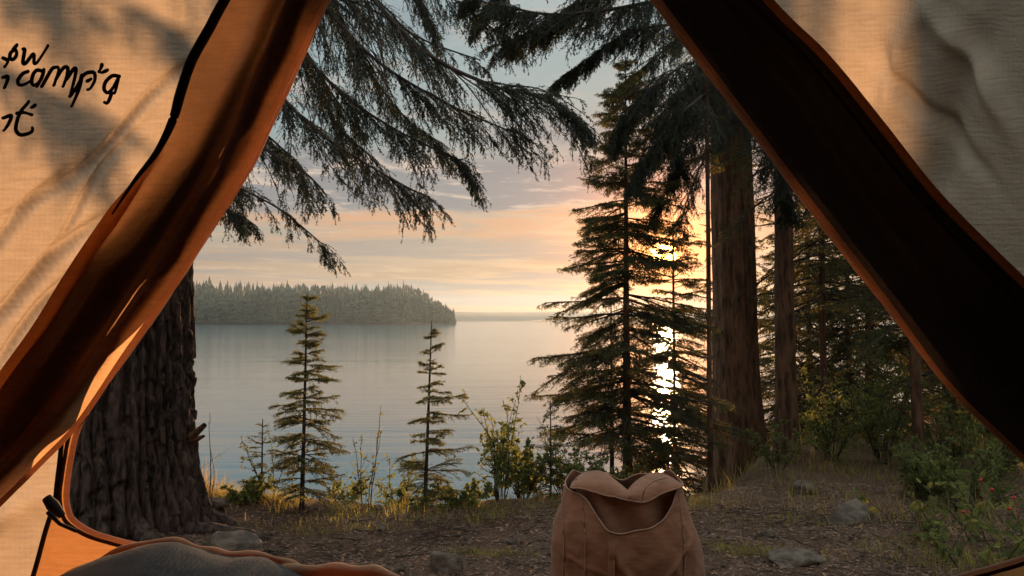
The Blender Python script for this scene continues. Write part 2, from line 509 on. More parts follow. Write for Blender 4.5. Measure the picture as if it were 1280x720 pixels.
def build_far():
    # wooded point across the lake
    a = Acc()
    nx, ny = 160, 24
    xs = np.linspace(-420, -22.5, nx)
    V = np.zeros((nx, ny, 3))
    for i, x in enumerate(xs):
        e = 1 - smooth(-60, -22.5, x)
        front = 305 + 8 * math.sin(x * .05) + 4 * math.sin(x * .17) + 22 * (1 - e)
        depth = 150 * e + 4
        for j in range(ny):
            t = j / (ny - 1)
            hgt = (.9 * smooth(0, .06, t) + 5.0 * smooth(.05, 1, t)) * (.35 + .65 * e) + WATER - .2
            V[i, j] = (x, front + depth * t, hgt)
    a.grid(V)
    tag(a.obj('wooded_point', plain_mat('far_shore_soil', (0.10, 0.095, 0.07), .9, .3)), kind='structure')
    rng = np.random.default_rng(5)
    f = Acc()
    N = 3800
    for q in range(N):
        x = rng.uniform(-240, -23.5) if q > 260 else rng.uniform(-120, -23.5)
        e = 1 - float(smooth(-60, -22.5, x))
        front = 305 + 8 * math.sin(x * .05) + 4 * math.sin(x * .17) + 22 * (1 - e)
        t = rng.uniform(0, 1) ** 1.6
        y = front + 2 + 150 * e * t * .8
        z0 = WATER + .4 + 5 * float(smooth(.05, 1, t)) * (.35 + .65 * e)
        hh = rng.uniform(8.5, 14.5) * (.42 + .58 * min(1, e * 1.2 + .02)) * (1 + .22 * math.sin(x * .21) * math.sin(x * .083 + 1))
        if t < .05: hh *= rng.uniform(.5, 1)
        if rng.random() < .14: hh *= 1.13
        r = hh * rng.uniform(.10, .20)
        k = 7; s = 6
        zz = np.linspace(.06, 1, k)
        th = np.arange(s) * 2 * PI / s + rng.uniform(0, 6)
        rings = []
        for j, tz in enumerate(zz):
            w0 = r * (1 - tz) ** .85 + .04 if q % 8 else r * 1.5 * math.sin(min(1, .15 + tz * .85) * PI) ** .6 + .05
            rings.append((z0 + hh * tz, w0))
            if j < k - 1: rings.append((z0 + hh * (tz + .05), w0 * .55))
        RR = np.zeros((len(rings), s, 3))
        for j, (zj, rj) in enumerate(rings):
            rr = rj * rng.uniform(.65, 1.3, s)
            RR[j, :, 0] = x + np.cos(th) * rr; RR[j, :, 1] = y + np.sin(th) * rr; RR[j, :, 2] = zj + rng.uniform(-.15, .15, s)
        f.grid(RR, wrap_v=True)
    o = f.obj('far_forest', M_FAR)
    tag(o, 'misty spruce forest covering the point across the lake', 'forest', kind='stuff')
    # distant hills beyond the lake
    hl = Acc()
    nx = 220
    for Y0, amp, off, seed in ((540, 7, 5, 3), (800, 9, 11, 9)):
        xs = np.linspace(-2600, 2800, nx)
        V = np.zeros((nx, 8, 3))
        hh = (8.5 if Y0 == 540 else 15.5) + amp * .45 * fbm(xs, xs * 0 + seed, 0, 4, .012)
        if Y0 == 540: hh = hh * (smooth(-10, 90, xs) * .9 + .1)
        hh = np.maximum(hh, 1.5)
        for j in range(8):
            t = j / 7
            V[:, j, 0] = xs; V[:, j, 1] = Y0 + 300 * t
            V[:, j, 2] = WATER - 1 + hh * math.sin(t * PI / 2) ** .7
        hl.grid(V)
    tag(hl.obj('hills', plain_mat('far_hill_wood', (0.018, 0.030, 0.030), .9, .05), smooth=True), kind='structure')


build_far()

# haze over lake and shore
def build_haze():
    a = Acc()
    x0, x1, y0, y1, z0, z1 = -2900, 2900, -30, 1500, -6, 40
    a.add([(x0, y0, z0), (x1, y0, z0), (x1, y1, z0), (x0, y1, z0), (x0, y0, z1), (x1, y0, z1), (x1, y1, z1), (x0, y1, z1)],
          [[0, 3, 2, 1], [4, 5, 6, 7], [0, 1, 5, 4], [1, 2, 6, 5], [2, 3, 7, 6], [3, 0, 4, 7]])
    m, n = material('haze_air')
    v = n.add('ShaderNodeVolumePrincipled', {'Color': (0.56, 0.77, 1.0), 'Density': HAZE, 'Anisotropy': .55})
    n.add('ShaderNodeOutputMaterial', {'Volume': v.outputs[0]})
    o = a.obj('haze', m)
    o['kind'] = 'stuff'
    o['label'] = 'thin evening haze over the lake'


HAZE = 0.00034
build_haze()

# ------------------------------------------------------------------ plants
def grow(starts, dirs, lens, k, grav, wob, rng, upturn=0.0):
    """n curved twigs: (n,k,3)"""
    n = len(starts)
    P = np.zeros((n, k, 3)); P[:, 0] = starts
    d = nrm(np.asarray(dirs, float)).copy()
    st = (np.asarray(lens, float) / (k - 1))[:, None]
    grav = np.broadcast_to(np.asarray(grav, float), (n,))
    for j in range(1, k):
        P[:, j] = P[:, j - 1] + d * st
        d = d + rng.normal(size=(n, 3)) * wob
        d[:, 2] -= grav / (k - 1)
        d[:, 2] += upturn * (j / k) / (k - 1)
        d = nrm(d)
    return P


def sample(polys, T):
    """points and tangents at params T (n,m) in [0,1] on polys (n,k,3)"""
    n, k, _ = polys.shape
    x = np.clip(T, 0, .9999) * (k - 1)
    i = x.astype(int); f = (x - i)[..., None]
    ar = np.arange(n)[:, None]
    a = polys[ar, i]; b = polys[ar, i + 1]
    return a * (1 - f) + b * f, nrm(b - a)


def needle_cloud(acc, polys, per, L, W, rng, mat, spread=.9, tmin=.05, lens=None):
    n = len(polys)
    if n == 0: return
    T = rng.uniform(tmin, 1, (n, per))
    P, D = sample(polys, T)
    R = rng.normal(size=P.shape)
    R = nrm(R - (R * D).sum(-1, keepdims=True) * D)
    N = nrm(D * .75 + R * spread)
    N[..., 2] -= .08
    q = n * per
    keep = np.ones(q, bool)
    LL = L * rng.uniform(.7, 1.2, q)
    acc.needles(P.reshape(-1, 3)[keep], N.reshape(-1, 3)[keep], LL, W * rng.uniform(.8, 1.25, q), rng, mat)


def spruce_crown(base, height, rad, rng, z0=.08, whorls=20, per=6, slope=-.12, nl=.012, nw=.0026, dens=1.0, bare=.0, twigm=14,
                 prof=.8, lean=(0, 0), grav=.25, upturn=.45, az=None, irregular=.35, sub=False, rb=None, tl_f=.46):
    """needles and branches of a spruce: returns Acc with slots [foliage, bark]"""
    acc = Acc()
    base = np.asarray(base, float)
    ts = []
    for wv in range(whorls):
        t = z0 + (1 - z0) * ((wv + rng.uniform(-.3, .3)) / whorls)
        for q in range(per):
            ts.append(t + rng.uniform(-.35, .35) / whorls)
    t = np.clip(np.array(ts), z0 * .8, .985)
    n = len(t)
    A = rng.uniform(0, 2 * PI, n)
    if az is not None:
        A = az[0] + rng.uniform(-1, 1, n) * az[1]
    L = rad * ((1 - t) ** prof) * (1 - .35 * smooth(.25, 0, t)) * rng.uniform(1 - irregular, 1 + irregular * .6, n) + rad * .04
    wf = rng.uniform(1 - irregular * .8, 1 + irregular * .35, whorls + 1)[np.minimum((t * whorls).astype(int), whorls)]
    L = L * wf * (1 + .18 * np.sin(A + rng.uniform(0, 6)))
    L = np.maximum(L, .025)
    kp = rng.random(n) > .30 * irregular
    t, A, L = t[kp], A[kp], L[kp]; n = len(t)
    st = np.stack([base[0] + lean[0] * t, base[1] + lean[1] * t, base[2] + height * t], 1)
    up = slope + .55 * smooth(.45, 1, t) + rng.uniform(-.26, .20, n)
    d = np.stack([np.cos(A), np.sin(A), up], 1)
    k = 8
    br = grow(st, d, L, k, grav, .05, rng, upturn)
    acc.tubes(br, (np.linspace(1, .3, k)[None] * (L * .011 + .0012)[:, None]) * (1 if rb is None else rb), 4, 1)
    # side twigs
    m = twigm
    T = np.sort(rng.uniform(.10 + bare, 1, (n, m)), 1)
    P, D = sample(br, T)
    side = nrm(np.cross(D, np.array([0, 0, 1.0])))
    sg = np.where(rng.random((n, m)) < .5, -1, 1)[..., None]
    dirs = D * .75 + side * sg * rng.uniform(.55, 1.0, (n, m, 1))
    dirs[..., 2] += rng.uniform(-.22, .10, (n, m))
    TL = L[:, None] * tl_f * (1 - T) ** .65 * rng.uniform(.5, 1.15, (n, m)) + .012 + .05 * L[:, None]
    keep = (rng.random((n, m)) < np.clip(L[:, None] / (rad * .35), .3, 1)).reshape(-1)
    tw = grow(P.reshape(-1, 3)[keep], dirs.reshape(-1, 3)[keep], TL.reshape(-1)[keep], 4, .35, .10, rng)
    tl = TL.reshape(-1)[keep]
    acc.tubes(tw, np.linspace(1, .4, 4)[None] * (tl * .010 + .0006)[:, None], 3, 1)
    groups = [(tw, tl)]
    if sub:
        m2 = 5
        T2 = rng.uniform(.2, .95, (len(tw), m2))
        P2, D2 = sample(tw, T2)
        s2 = nrm(np.cross(D2, np.array([0, 0, 1.0])))
        sg2 = np.where(rng.random((len(tw), m2)) < .5, -1, 1)[..., None]
        d2 = D2 * .8 + s2 * sg2 * .8
        d2[..., 2] -= rng.uniform(0, .5, (len(tw), m2))
        l2 = (tl[:, None] * .45 * (1 - T2) ** .5 * rng.uniform(.5, 1.2, (len(tw), m2)) + .01).reshape(-1)
        tw2 = grow(P2.reshape(-1, 3), d2.reshape(-1, 3), l2, 3, .4, .1, rng)
        groups.append((tw2, l2))
    for g, gl in groups:
        for lo, hi in ((0, .03), (.03, .06), (.06, .10), (.10, .16), (.16, .3), (.3, 9)):
            mk = (gl >= lo) & (gl < hi)
            if mk.any():
                per_n = max(3, int(gl[mk].mean() / nl * 4.2 * dens))
                needle_cloud(acc, g[mk], per_n, nl, nw, rng, 0)
    # needles on outer part of main branches
    per_n = max(5, int(L.mean() / nl * 3.0 * dens))
    needle_cloud(acc, br, per_n, nl, nw, rng, 0, tmin=.3 + bare)
    return acc


def trunk_acc(base, height, r0, r1, rng, sides=14, k=24, lean=(0, 0), flare=.5, wob=.012, ridge=0.08):
    a = Acc()
    t = np.linspace(0, 1, k) ** 1.3
    th = np.arange(sides) * 2 * PI / sides
    V = np.zeros((k, sides, 3))
    wx = np.cumsum(rng.normal(0, wob * height / k, k)); wy = np.cumsum(rng.normal(0, wob * height / k, k))
    for j in range(k):
        z = height * t[j]
        r = r0 * (1 - t[j]) + r1 * t[j]
        r *= 1 + flare * math.exp(-z / (r0 * 2.0))
        rr = r * (1 + ridge * fbm(np.cos(th) * 2.5, np.sin(th) * 2.5, z * .8, 3) * 2 + flare * .35 * math.exp(-z / (r0 * 1.5)) * np.cos(th * 4 + 1))
        V[j, :, 0] = base[0] + lean[0] * t[j] + wx[j] + np.cos(th) * rr
        V[j, :, 1] = base[1] + lean[1] * t[j] + wy[j] + np.sin(th) * rr
        V[j, :, 2] = base[2] + z - .06 * (j == 0)
    a.grid(V, wrap_v=True)
    return a


def spruce(name, x, y, height, rad, seed, label, cat='spruce', group=None, r0=.012, z=None, nmat=None, trunk_top=1.0, **kw):
    rng = np.random.default_rng(seed)
    if z is None: z = gz(x, y)
    base = (x, y, z - .02)
    root = thing(name, base, label, cat, group)
    lean = kw.get('lean', (0, 0))
    tb = kw.pop('flare', .3)
    trunk_acc(base, height * trunk_top, r0, .0022, rng, 9, 26, lean, tb, .004).obj('trunk', M_TWIG if r0 < .03 else M_BARK, root, True)
    acc = spruce_crown(base, height, rad, rng, **kw)
    acc.obj('crown', [nmat or M_NEEDLE, M_TWIG], root)
    return root


def at(x, y):
    """ground point (z=0) seen at pixel"""
    v = (360 - y) / F
    dyy = math.cos(PITCH) - v * math.sin(PITCH); dzz = math.sin(PITCH) + v * math.cos(PITCH)
    k = H / -dzz
    return ((x - 640) / F * k, dyy * k)


# --- young spruces on the bank
spruce('young_spruce', (380 - 640) / 1000 * 3.85, 3.85, 1.05, .25, 11, 'tallest of the young spruces on the bank, bare spire over the far shore', 'young spruce',
       'young spruces along the bank', r0=.012, whorls=22, per=7, z0=.12, nl=.012, nw=.0031, twigm=14, dens=1.0, tl_f=.60, irregular=.5, nmat=M_NEEDLE_Y, lean=(.015, 0), slope=.02, upturn=.35, prof=.75)
spruce('young_spruce', (532 - 640) / 1000 * 3.95, 3.95, .94, .21, 12, 'slim young spruce standing alone against the middle of the lake', 'young spruce',
       'young spruces along the bank', r0=.011, whorls=18, per=5, z0=.05, nl=.011, nw=.0028, twigm=14, dens=1.0, tl_f=.60, irregular=.5, nmat=M_NEEDLE_Y, lean=(.03, 0), slope=.05, upturn=.3, prof=.75)
spruce('young_spruce', (330 - 640) / 1000 * 4.05, 4.05, .42, .17, 13, 'knee-high seedling spruce close beside the tallest young spruce', 'young spruce',
       'young spruces along the bank', r0=.006, whorls=8, per=4, z0=.12, nl=.010, nw=.0026, twigm=8, dens=.6, nmat=M_NEEDLE_Y, slope=.1, upturn=.4, irregular=.5)
spruce('young_spruce', (688 - 640) / 1000 * 4.2, 4.2, .52, .22, 14, 'low bushy young spruce just before the large spruce', 'young spruce',
       'young spruces along the bank', r0=.007, whorls=10, per=4, z0=.08, nl=.011, nw=.0028, twigm=9, dens=.7, nmat=M_NEEDLE_Y, slope=.05, upturn=.4)

# --- the large spruce left of the sun
spruce('large_spruce', (783 - 640) / 1000 * 4.95, 4.95, 2.72, .68, 21, 'large full spruce with drooping boughs between the lake and the sun', 'spruce',
       None, r0=.032, whorls=34, per=8, z0=.10, nl=.016, nw=.0038, twigm=18, dens=.74, tl_f=.52, sub=True, slope=-.16, grav=.3, upturn=.55, prof=.72, irregular=.34, z=-.08)
spruce('thin_spruce', (764 - 640) / 1000 * 5.4, 5.4, 1.5, .38, 22, 'thin spruce with a bare lower stem half hidden inside the large spruce', 'spruce',
       None, r0=.018, whorls=12, per=4, z0=.35, nl=.014, nw=.0032, twigm=9, dens=.5, slope=-.1, z=-.25)


# --- hanging boughs of old conifers
def boughs(acc, paths, rng, step=.016, sec=.26, nl=.0095, nw=.0024, dens=1.0, side_spread=.55, fall=.9, nd=2.0):
    for P, width, wt in paths:
        C = crom(P, 10)
        seg = np.linalg.norm(np.diff(C, axis=0), axis=1)
        Ltot = seg.sum()
        k = len(C)
        rad = np.linspace(1, .18, k) * .011 * wt + .0012
        acc.tubes(C[None], rad[None], 6, 1)
        n = int(Ltot / step * dens)
        t = np.sort(rng.uniform(.02, 1, n) ** 1.15)
        Pp, D = sample(C[None], t[None]); Pp = Pp[0]; D = D[0]
        side = nrm(np.cross(D, [0, 0, 1.0]))
        s = rng.uniform(-1, 1, (n, 1))
        d = D * rng.uniform(.6, 1.2, (n, 1)) + side * s * side_spread * 1.5
        d[:, 2] -= rng.uniform(-.15, .65, n)
        L = sec * width * rng.uniform(.30, 1.25, n) * (1 - .72 * t) * (.75 + .25 * smooth(0, .15, t)) + .05
        S2 = grow(Pp, d, L, 9, fall * .75, .06, rng)
        acc.tubes(S2, np.linspace(1, .35, 9)[None] * (L * .007 + .0008)[:, None], 3, 1)
        m = 15
        T = rng.uniform(.08, 1, (n, m))
        P3, D3 = sample(S2, T)
        sd = nrm(np.cross(D3, rng.normal(size=(n, m, 3)) * .6 + np.array([0, 1.0, 0])))
        sg = np.where(rng.random((n, m)) < .5, -1, 1)[..., None]
        d3 = D3 * .9 + sd * sg * .65
        d3[..., 2] -= .35
        L3 = ((.035 + L[:, None] * .22) * (1 - T * .5) * rng.uniform(.4, 1.3, (n, m))).reshape(-1)
        tw = grow(P3.reshape(-1, 3), d3.reshape(-1, 3), L3, 5, 1.0, .10, rng)
        acc.tubes(tw, np.full((1, 5), .0007), 3, 1)
        per = max(4, int(L3.mean() / nl * nd))
        needle_cloud(acc, tw, per, nl, nw, rng, 0, spread=.6)
        needle_cloud(acc, S2, max(6, int(L.mean() / nl * 1.5)), nl, nw, rng, 0, spread=.7)


def px_path(pts):
    return [S(*p) for p in pts]


# the great tree at the left: ridged trunk, broken stub, hanging boughs
def left_tree():
    rng = np.random.default_rng(31)
    bx, by = -1.755, 3.55
    bz = gz(bx, by) - .12
    root = thing('old_conifer', (bx, by, bz), 'massive old conifer with deeply ridged bark beside the tent door, boughs hanging over the lake', 'conifer')
    a = Acc()
    K, Sd = 420, 520
    th = np.arange(Sd) * 2 * PI / Sd
    zz = np.concatenate([np.linspace(0, 2.3, K - 40, endpoint=False), np.linspace(2.3, 7.5, 40)])
    Z, TH = np.meshgrid(zz, th, indexing='ij')
    R = .285 * (1 - Z / 16) + .10 * np.exp(-Z / .20) + .06 * np.exp(-Z / .7)
    lobes = np.cos(TH * 5 + .8 + .3 * np.sin(TH * 2)) * .06 * np.exp(-Z / .35)
    cx = np.cos(TH); sy = np.sin(TH)
    warp = fbm(cx * 1.5, sy * 1.5, Z * 1.6, 3) * .9
    ridge = np.abs(np.sin((TH * 22 + warp * 5.0 + fbm(cx * 4, sy * 4, Z * 2.2, 2) * 1.6)))
    plates = fbm(cx * 9, sy * 9, Z * 2.4, 4)
    fine = fbm(cx * 26, sy * 26, Z * 13, 3)
    R = R + lobes + .050 * (ridge ** .6 - .6) + .034 * plates + .012 * fine
    crk = fbm(cx * 7 + .3 * ridge, sy * 7, Z * 15, 3)
    R = R - .016 * smooth(.10, .24, crk) + .006 * fbm(cx * 50, sy * 50, Z * 30, 2)
    V = np.stack([bx + cx * R + .02 * Z, by + sy * R, bz + Z], -1)
    a.grid(V, wrap_v=True)
    a.obj('trunk', M_BARK_L, root, True)
    for k_, (az_, L_, r_) in enumerate([(-.35, .75, .045), (-.9, .95, .05), (-1.5, .8, .05), (.25, .6, .04), (-2.2, .7, .045)]):
        q = []
        for t_ in np.linspace(0, 1, 26):
            a_ = az_ + .45 * math.sin(t_ * 3.2 + k_) * t_
            x_ = bx + math.cos(a_) * (.24 + L_ * t_); y_ = by + math.sin(a_) * (.24 + L_ * t_)
            q.append([x_, y_, gz(x_, y_) + .05 * (1 - t_) ** 2 - .006 - .02 * t_ + .008 * math.sin(t_ * 15 + k_)])
        e_ = Acc(); tt_ = np.linspace(0, 1, 26); e_.tubes([q], [r_ * (1 - .8 * tt_) * (1 + .12 * np.sin(tt_ * 23 + k_))], 10)
        e_.obj('root', M_BARK_L, root, True)
    # snapped branch stub on the lake side
    s = Acc()
    p0 = S(222, 552, 3.55); 
    s.tubes([[p0, S(242, 544, 3.5), S(256, 531, 3.48)]], [[.030, .018, .011]], 7)
    s.tubes([[S(225, 552, 3.52), S(246, 549, 3.5), S(255, 545, 3.48)]], [[.020, .012, .006]], 7)
    s.obj('branch_stub', M_BARK, root, True)
    acc = Acc()
    Y = 3.25
    paths = [
        (px_path([(330, -190, 3.5), (420, -60, 3.2), (520, 55, 3.0), (610, 105, 2.95), (680, 122, 2.95), (718, 148, 2.95)]), .95, 1.0),
        (px_path([(300, -120, 3.5), (400, 0, 3.3), (470, 75, 3.2), (560, 130, 3.15), (640, 165, 3.1)]), .90, .9),
        (px_path([(250, -90, 3.5), (340, 20, 3.4), (420, 110, 3.3), (500, 165, 3.25), (575, 200, 3.2)]), .85, .8),
        (px_path([(230, -20, 3.5), (310, 70, 3.3), (380, 150, 3.2), (450, 200, 3.15), (520, 240, 3.1)]), .80, .8),
        (px_path([(220, 60, 3.5), (270, 130, 3.4), (330, 185, 3.3), (380, 215, 3.2), (405, 240, 3.15)]), .70, .7),
        (px_path([(200, 150, 3.5), (250, 205, 3.4), (300, 235, 3.3), (350, 262, 3.25), (403, 305, 3.2)]), .50, .6),
        (px_path([(190, 190, 3.5), (240, 240, 3.3), (280, 258, 3.25), (320, 282, 3.2)]), .38, .6),
        (px_path([(330, -150, 3.7), (400, -30, 3.75), (450, 70, 3.8), (500, 140, 3.8), (545, 175, 3.8)]), .8, .8),
        (px_path([(300, -60, 3.75), (350, 30, 3.75), (395, 110, 3.8), (430, 165, 3.8), (470, 200, 3.8)]), .8, .8),
        (px_path([(280, -140, 3.9), (330, -40, 3.95), (370, 40, 4.0), (410, 110, 4.0), (440, 150, 4.0)]), .8, .8),
        (px_path([(340, -260, 3.9), (430, -150, 4.0), (510, -60, 4.0), (580, 10, 4.0), (640, 50, 4.0)]), .8, .8),
        (px_path([(240, 60, 3.8), (290, 120, 3.8), (330, 165, 3.8), (370, 200, 3.8)]), .6, .8),
        (px_path([(300, -60, 3.6), (380, -20, 3.5), (460, 10, 3.45), (530, 50, 3.4), (600, 75, 3.4)]), .75, .7),
        (px_path([(320, -230, 3.7), (420, -110, 3.6), (500, -40, 3.6), (540, 30, 3.6)]), .8, .8),
    ]
    boughs(acc, paths, rng, dens=.66, sec=.60, nl=.0115, nw=.0030, nd=3.2)
    # heavy limbs from the trunk to the boughs
    limbs = []
    for P, _, wt in paths:
        q = P[0]
        limbs.append([(bx + .08, by, q[2] - .10), ((bx + q[0]) / 2, (by + q[1]) / 2, q[2] - .02), tuple(q)])
    acc.tubes(limbs, [[.03, .02, .013]] * len(limbs), 7, 1)
    acc.obj('crown', [M_HEM, M_TWIG], root)


left_tree()


# the great tree at the right of the sun
def right_tree():
    rng = np.random.default_rng(41)
    Yt = 6.5
    bx = (922 - 640) / 1000 * Yt
    bz = gz(bx, Yt) - .03
    root = thing('tall_pine', (bx, Yt, bz), 'tall conifer with the thickest trunk right of the sun, glowing at its edge', 'conifer')
    trunk_acc((bx, Yt, bz), 11, .19, .07, rng, 110, 220, (-.14, 0), .36, .002, .10).obj('trunk', M_BARK, root, True)
    acc = Acc()
    paths = [
        (px_path([(905, -10, 6.4), (830, 0, 4.4), (760, 12, 3.8), (690, 18, 3.7), (640, 10, 3.6), (595, 0, 3.6)]), .62, 1.0),
        (px_path([(905, -60, 6.4), (820, -50, 4.0), (740, -10, 3.9), (680, 30, 3.8), (630, 55, 3.8)]), .62, .9),
        (px_path([(905, 30, 6.4), (850, 30, 4.1), (790, 40, 4.0), (740, 70, 4.0), (700, 100, 3.95)]), .40, .8),
        (px_path([(905, -130, 6.4), (800, -110, 4.1), (700, -60, 4.0), (640, -30, 4.0), (600, 20, 4.0)]), .55, .8),
        (px_path([(905, 70, 6.4), (860, 80, 4.8), (815, 110, 4.15), (780, 150, 4.1)]), .85, .8),
        (px_path([(905, 100, 6.4), (865, 130, 4.3), (830, 165, 4.3), (800, 210, 4.3)]), .85, .8),
        (px_path([(925, 60, 6.4), (965, 110, 4.9), (1000, 160, 4.2), (1020, 220, 4.2)]), .85, .8),
        (px_path([(905, 90, 6.4), (870, 120, 4.8), (850, 170, 5.0), (845, 215, 5.1)]), .8, .8),
        (px_path([(925, 130, 6.4), (955, 170, 4.6), (975, 215, 4.7), (985, 260, 4.8)]), .6, .8),
        (px_path([(905, 130, 6.4), (872, 170, 5.6), (845, 215, 5.2), (822, 262, 5.1)]), .7, .8),
        (px_path([(905, 20, 6.4), (860, 40, 5.6), (815, 75, 5.3), (775, 110, 5.2)]), .8, .8),
        (px_path([(910, 160, 6.4), (885, 190, 6.1), (862, 240, 5.9), (850, 285, 5.8)]), .7, .8),
        (px_path([(930, 90, 6.4), (975, 140, 6.3), (1010, 190, 6.2), (1040, 250, 6.2)]), .9, .8),
        (px_path([(915, 50, 6.4), (880, 90, 5.0), (850, 120, 5.2), (820, 150, 5.4)]), .9, .8),
    ]
    boughs(acc, paths, rng, dens=.80, sec=.55, nl=.014, nw=.0036, nd=3.0)
    # dead twiggy branches on the trunk
    n = 26
    t = rng.uniform(.9, 2.8, n)
    A = rng.uniform(0, 2 * PI, n)
    st = np.stack([bx + .1 * np.cos(A) - .02, Yt + .1 * np.sin(A), bz + t], 1)
    br = grow(st, np.stack([np.cos(A), np.sin(A), rng.uniform(-.4, .1, n)], 1), rng.uniform(.15, .5, n), 8, .3, .14, rng)
    acc.tubes(br, np.linspace(1, .3, 8)[None] * .004, 4, 1)
    acc.obj('crown', [M_HEM, M_TWIG], root)


right_tree()


def bg_spruce(name, px, Y, height, rad, seed, label, z0=.3, r0=.05, lean=(0, 0), group='slender conifers behind the bank', dens=.75, whorls=16, per=7, prof=.6, nl=.022, nw=.0055, dead=14, **kw):
    rng = np.random.default_rng(seed)
    x = (px - 640) / 1000 * Y
    z = gz(x, Y) - .03
    root = thing(name, (x, Y, z), label, 'conifer', group)
    trunk_acc((x, Y, z), height, r0, .008, rng, 24, 60, lean, .35, .004, .08).obj('trunk', M_BARK, root, True)
    acc = spruce_crown((x, Y, z), height, rad, rng, z0=z0, whorls=whorls, per=per, nl=nl, nw=nw, dens=dens, twigm=11, slope=-.18, grav=.35, upturn=.4, prof=prof, sub=True, irregular=.5, lean=lean, **kw)
    if dead:
        t = rng.uniform(.12, z0 + .1, dead)
        A = rng.uniform(0, 2 * PI, dead)
        st = np.stack([x + lean[0] * t, np.full(dead, Y), z + height * t], 1)
        br = grow(st, np.stack([np.cos(A), np.sin(A), rng.uniform(-.5, .1, dead)], 1), rng.uniform(.2, .7, dead) * rad, 8, .35, .15, rng)
        acc.tubes(br, np.linspace(1, .3, 8)[None] * .004, 4, 1)
    acc.obj('crown', [M_NEEDLE, M_TWIG], root)
    return root


bg_spruce('slender_conifer', 981, 5.25, 7.0, .75, 51, 'straight medium trunk just behind the thickest trunk, glow on its flank', z0=.28, r0=.073, whorls=18)
bg_spruce('slender_conifer', 886, 4.75, 3.6, .24, 52, 'pole-thin conifer stem just before the sun beside the thickest trunk', z0=.66, r0=.017, whorls=7, per=3, dens=.4, nl=.014, nw=.0032)
bg_spruce('slender_conifer', 1145, 4.9, 4.2, .95, 53, 'dark leaning stem below the tent flap at the wood edge', z0=.20, r0=.036, whorls=22, per=7, lean=(-.08, 0))
bg_spruce('slender_conifer', 1028, 6.3, 4.4, .95, 54, 'conifer with a short dark stem farther back in the wood', z0=.26, r0=.03, whorls=20, per=7)
bg_spruce('slender_conifer', 1085, 7.6, 4.6, 1.1, 55, 'full conifer closing the gap in the wood beyond the stones', z0=.12, r0=.04, whorls=22, per=7)
bg_spruce('slender_conifer', 1235, 6.6, 4.0, 1.05, 56, 'conifer behind the berry plant, its boughs sweeping low', z0=.12, r0=.04, whorls=20, per=7)
bg_spruce('slender_conifer', 925, 7.4, 3.6, .75, 57, 'conifer seen through the glow behind the thickest trunk', z0=.15, r0=.03, whorls=14, per=4, dens=.4)
for px_, Y_, h_, r_, lab_ in [(1060, 7.0, 2.6, 1.0, 'bushy half-grown conifer between the short dark stem and the leaning stem'),
                         (975, 9.5, 3.0, 1.3, 'bushy half-grown conifer low behind the medium trunk'),
                         (1130, 9.8, 3.2, 1.5, 'bushy half-grown conifer at the back of the wood, beyond the big stone'),
                         (1215, 7.6, 2.6, 1.2, 'bushy half-grown conifer just behind the leaning stem and flap edge'),
                         (1300, 8.8, 3.4, 1.4, 'bushy half-grown conifer nearest the tent wall')]:
    bg_spruce('bushy_conifer', px_, Y_, h_, r_, int(px_), lab_, z0=.03, r0=.03, whorls=20, per=8, dens=.8, group='half-grown conifers filling the wood', dead=0, nl=.024, nw=.006)
bg_spruce('sunlit_conifer', 842, 7.6, 3.0, 1.1, 162, 'fine-twigged conifer standing straight before the sun, light breaking through it', z0=.04, r0=.02, whorls=28, per=10, dens=.75, group=None, nl=.018, nw=.0042)
bg_spruce('broad_conifer', 912, 8.2, 6.8, 1.2, 59, 'broad conifer whose dark high crown hangs above the sun', z0=.55, r0=.035, whorls=18, group=None)
bg_spruce('slender_conifer', 1180, 8.6, 5.2, 1.3, 60, 'deepest conifer of the wood, behind the leaning stem', z0=.08, r0=.04, whorls=20)
bg_spruce('slender_conifer', 1010, 8.8, 5.0, 1.1, 161, 'conifer deep in the wood between medium trunk and short stem', z0=.10, r0=.04, whorls=20)
bg_spruce('slender_conifer', 1330, 5.4, 4.0, 1.0, 58, 'conifer at the far side of the wood reaching behind the tent wall', z0=.10, r0=.04, whorls=18, per=7)


# --- leafy shrubs
def leaves(acc, polys, per, L, W, rng, mat=0, tmin=.2):
    n = len(polys)
    T = rng.uniform(tmin, 1, (n, per))
    P, D = sample(polys, T)
    R = rng.normal(size=P.shape)
    N = nrm(D * .4 + R * .9)
    q = n * per
    P = P.reshape(-1, 3); N = N.reshape(-1, 3)
    A = nrm(np.cross(N, rng.normal(size=(q, 3))))
    B = np.cross(N, A)
    L = (L * rng.uniform(.6, 1.25, q))[:, None]; W = (W * rng.uniform(.7, 1.2, q))[:, None]
    v = np.stack([P, P + N * L * .3 + A * W * .42 + B * W * .12, P + N * L * .7 + A * W * .40 + B * W * .10, P + N * L,
                  P + N * L * .7 - A * W * .40 + B * W * .10, P + N * L * .3 - A * W * .42 + B * W * .12, P + N * L * .5], 1)
    i = np.arange(q)[:, None] * 7
    quads = np.concatenate([i + [[0, 1, 6, 5]], i + [[1, 2, 3, 6]], i + [[6, 3, 4, 5]]])
    acc.add(v, quads, mat=mat)


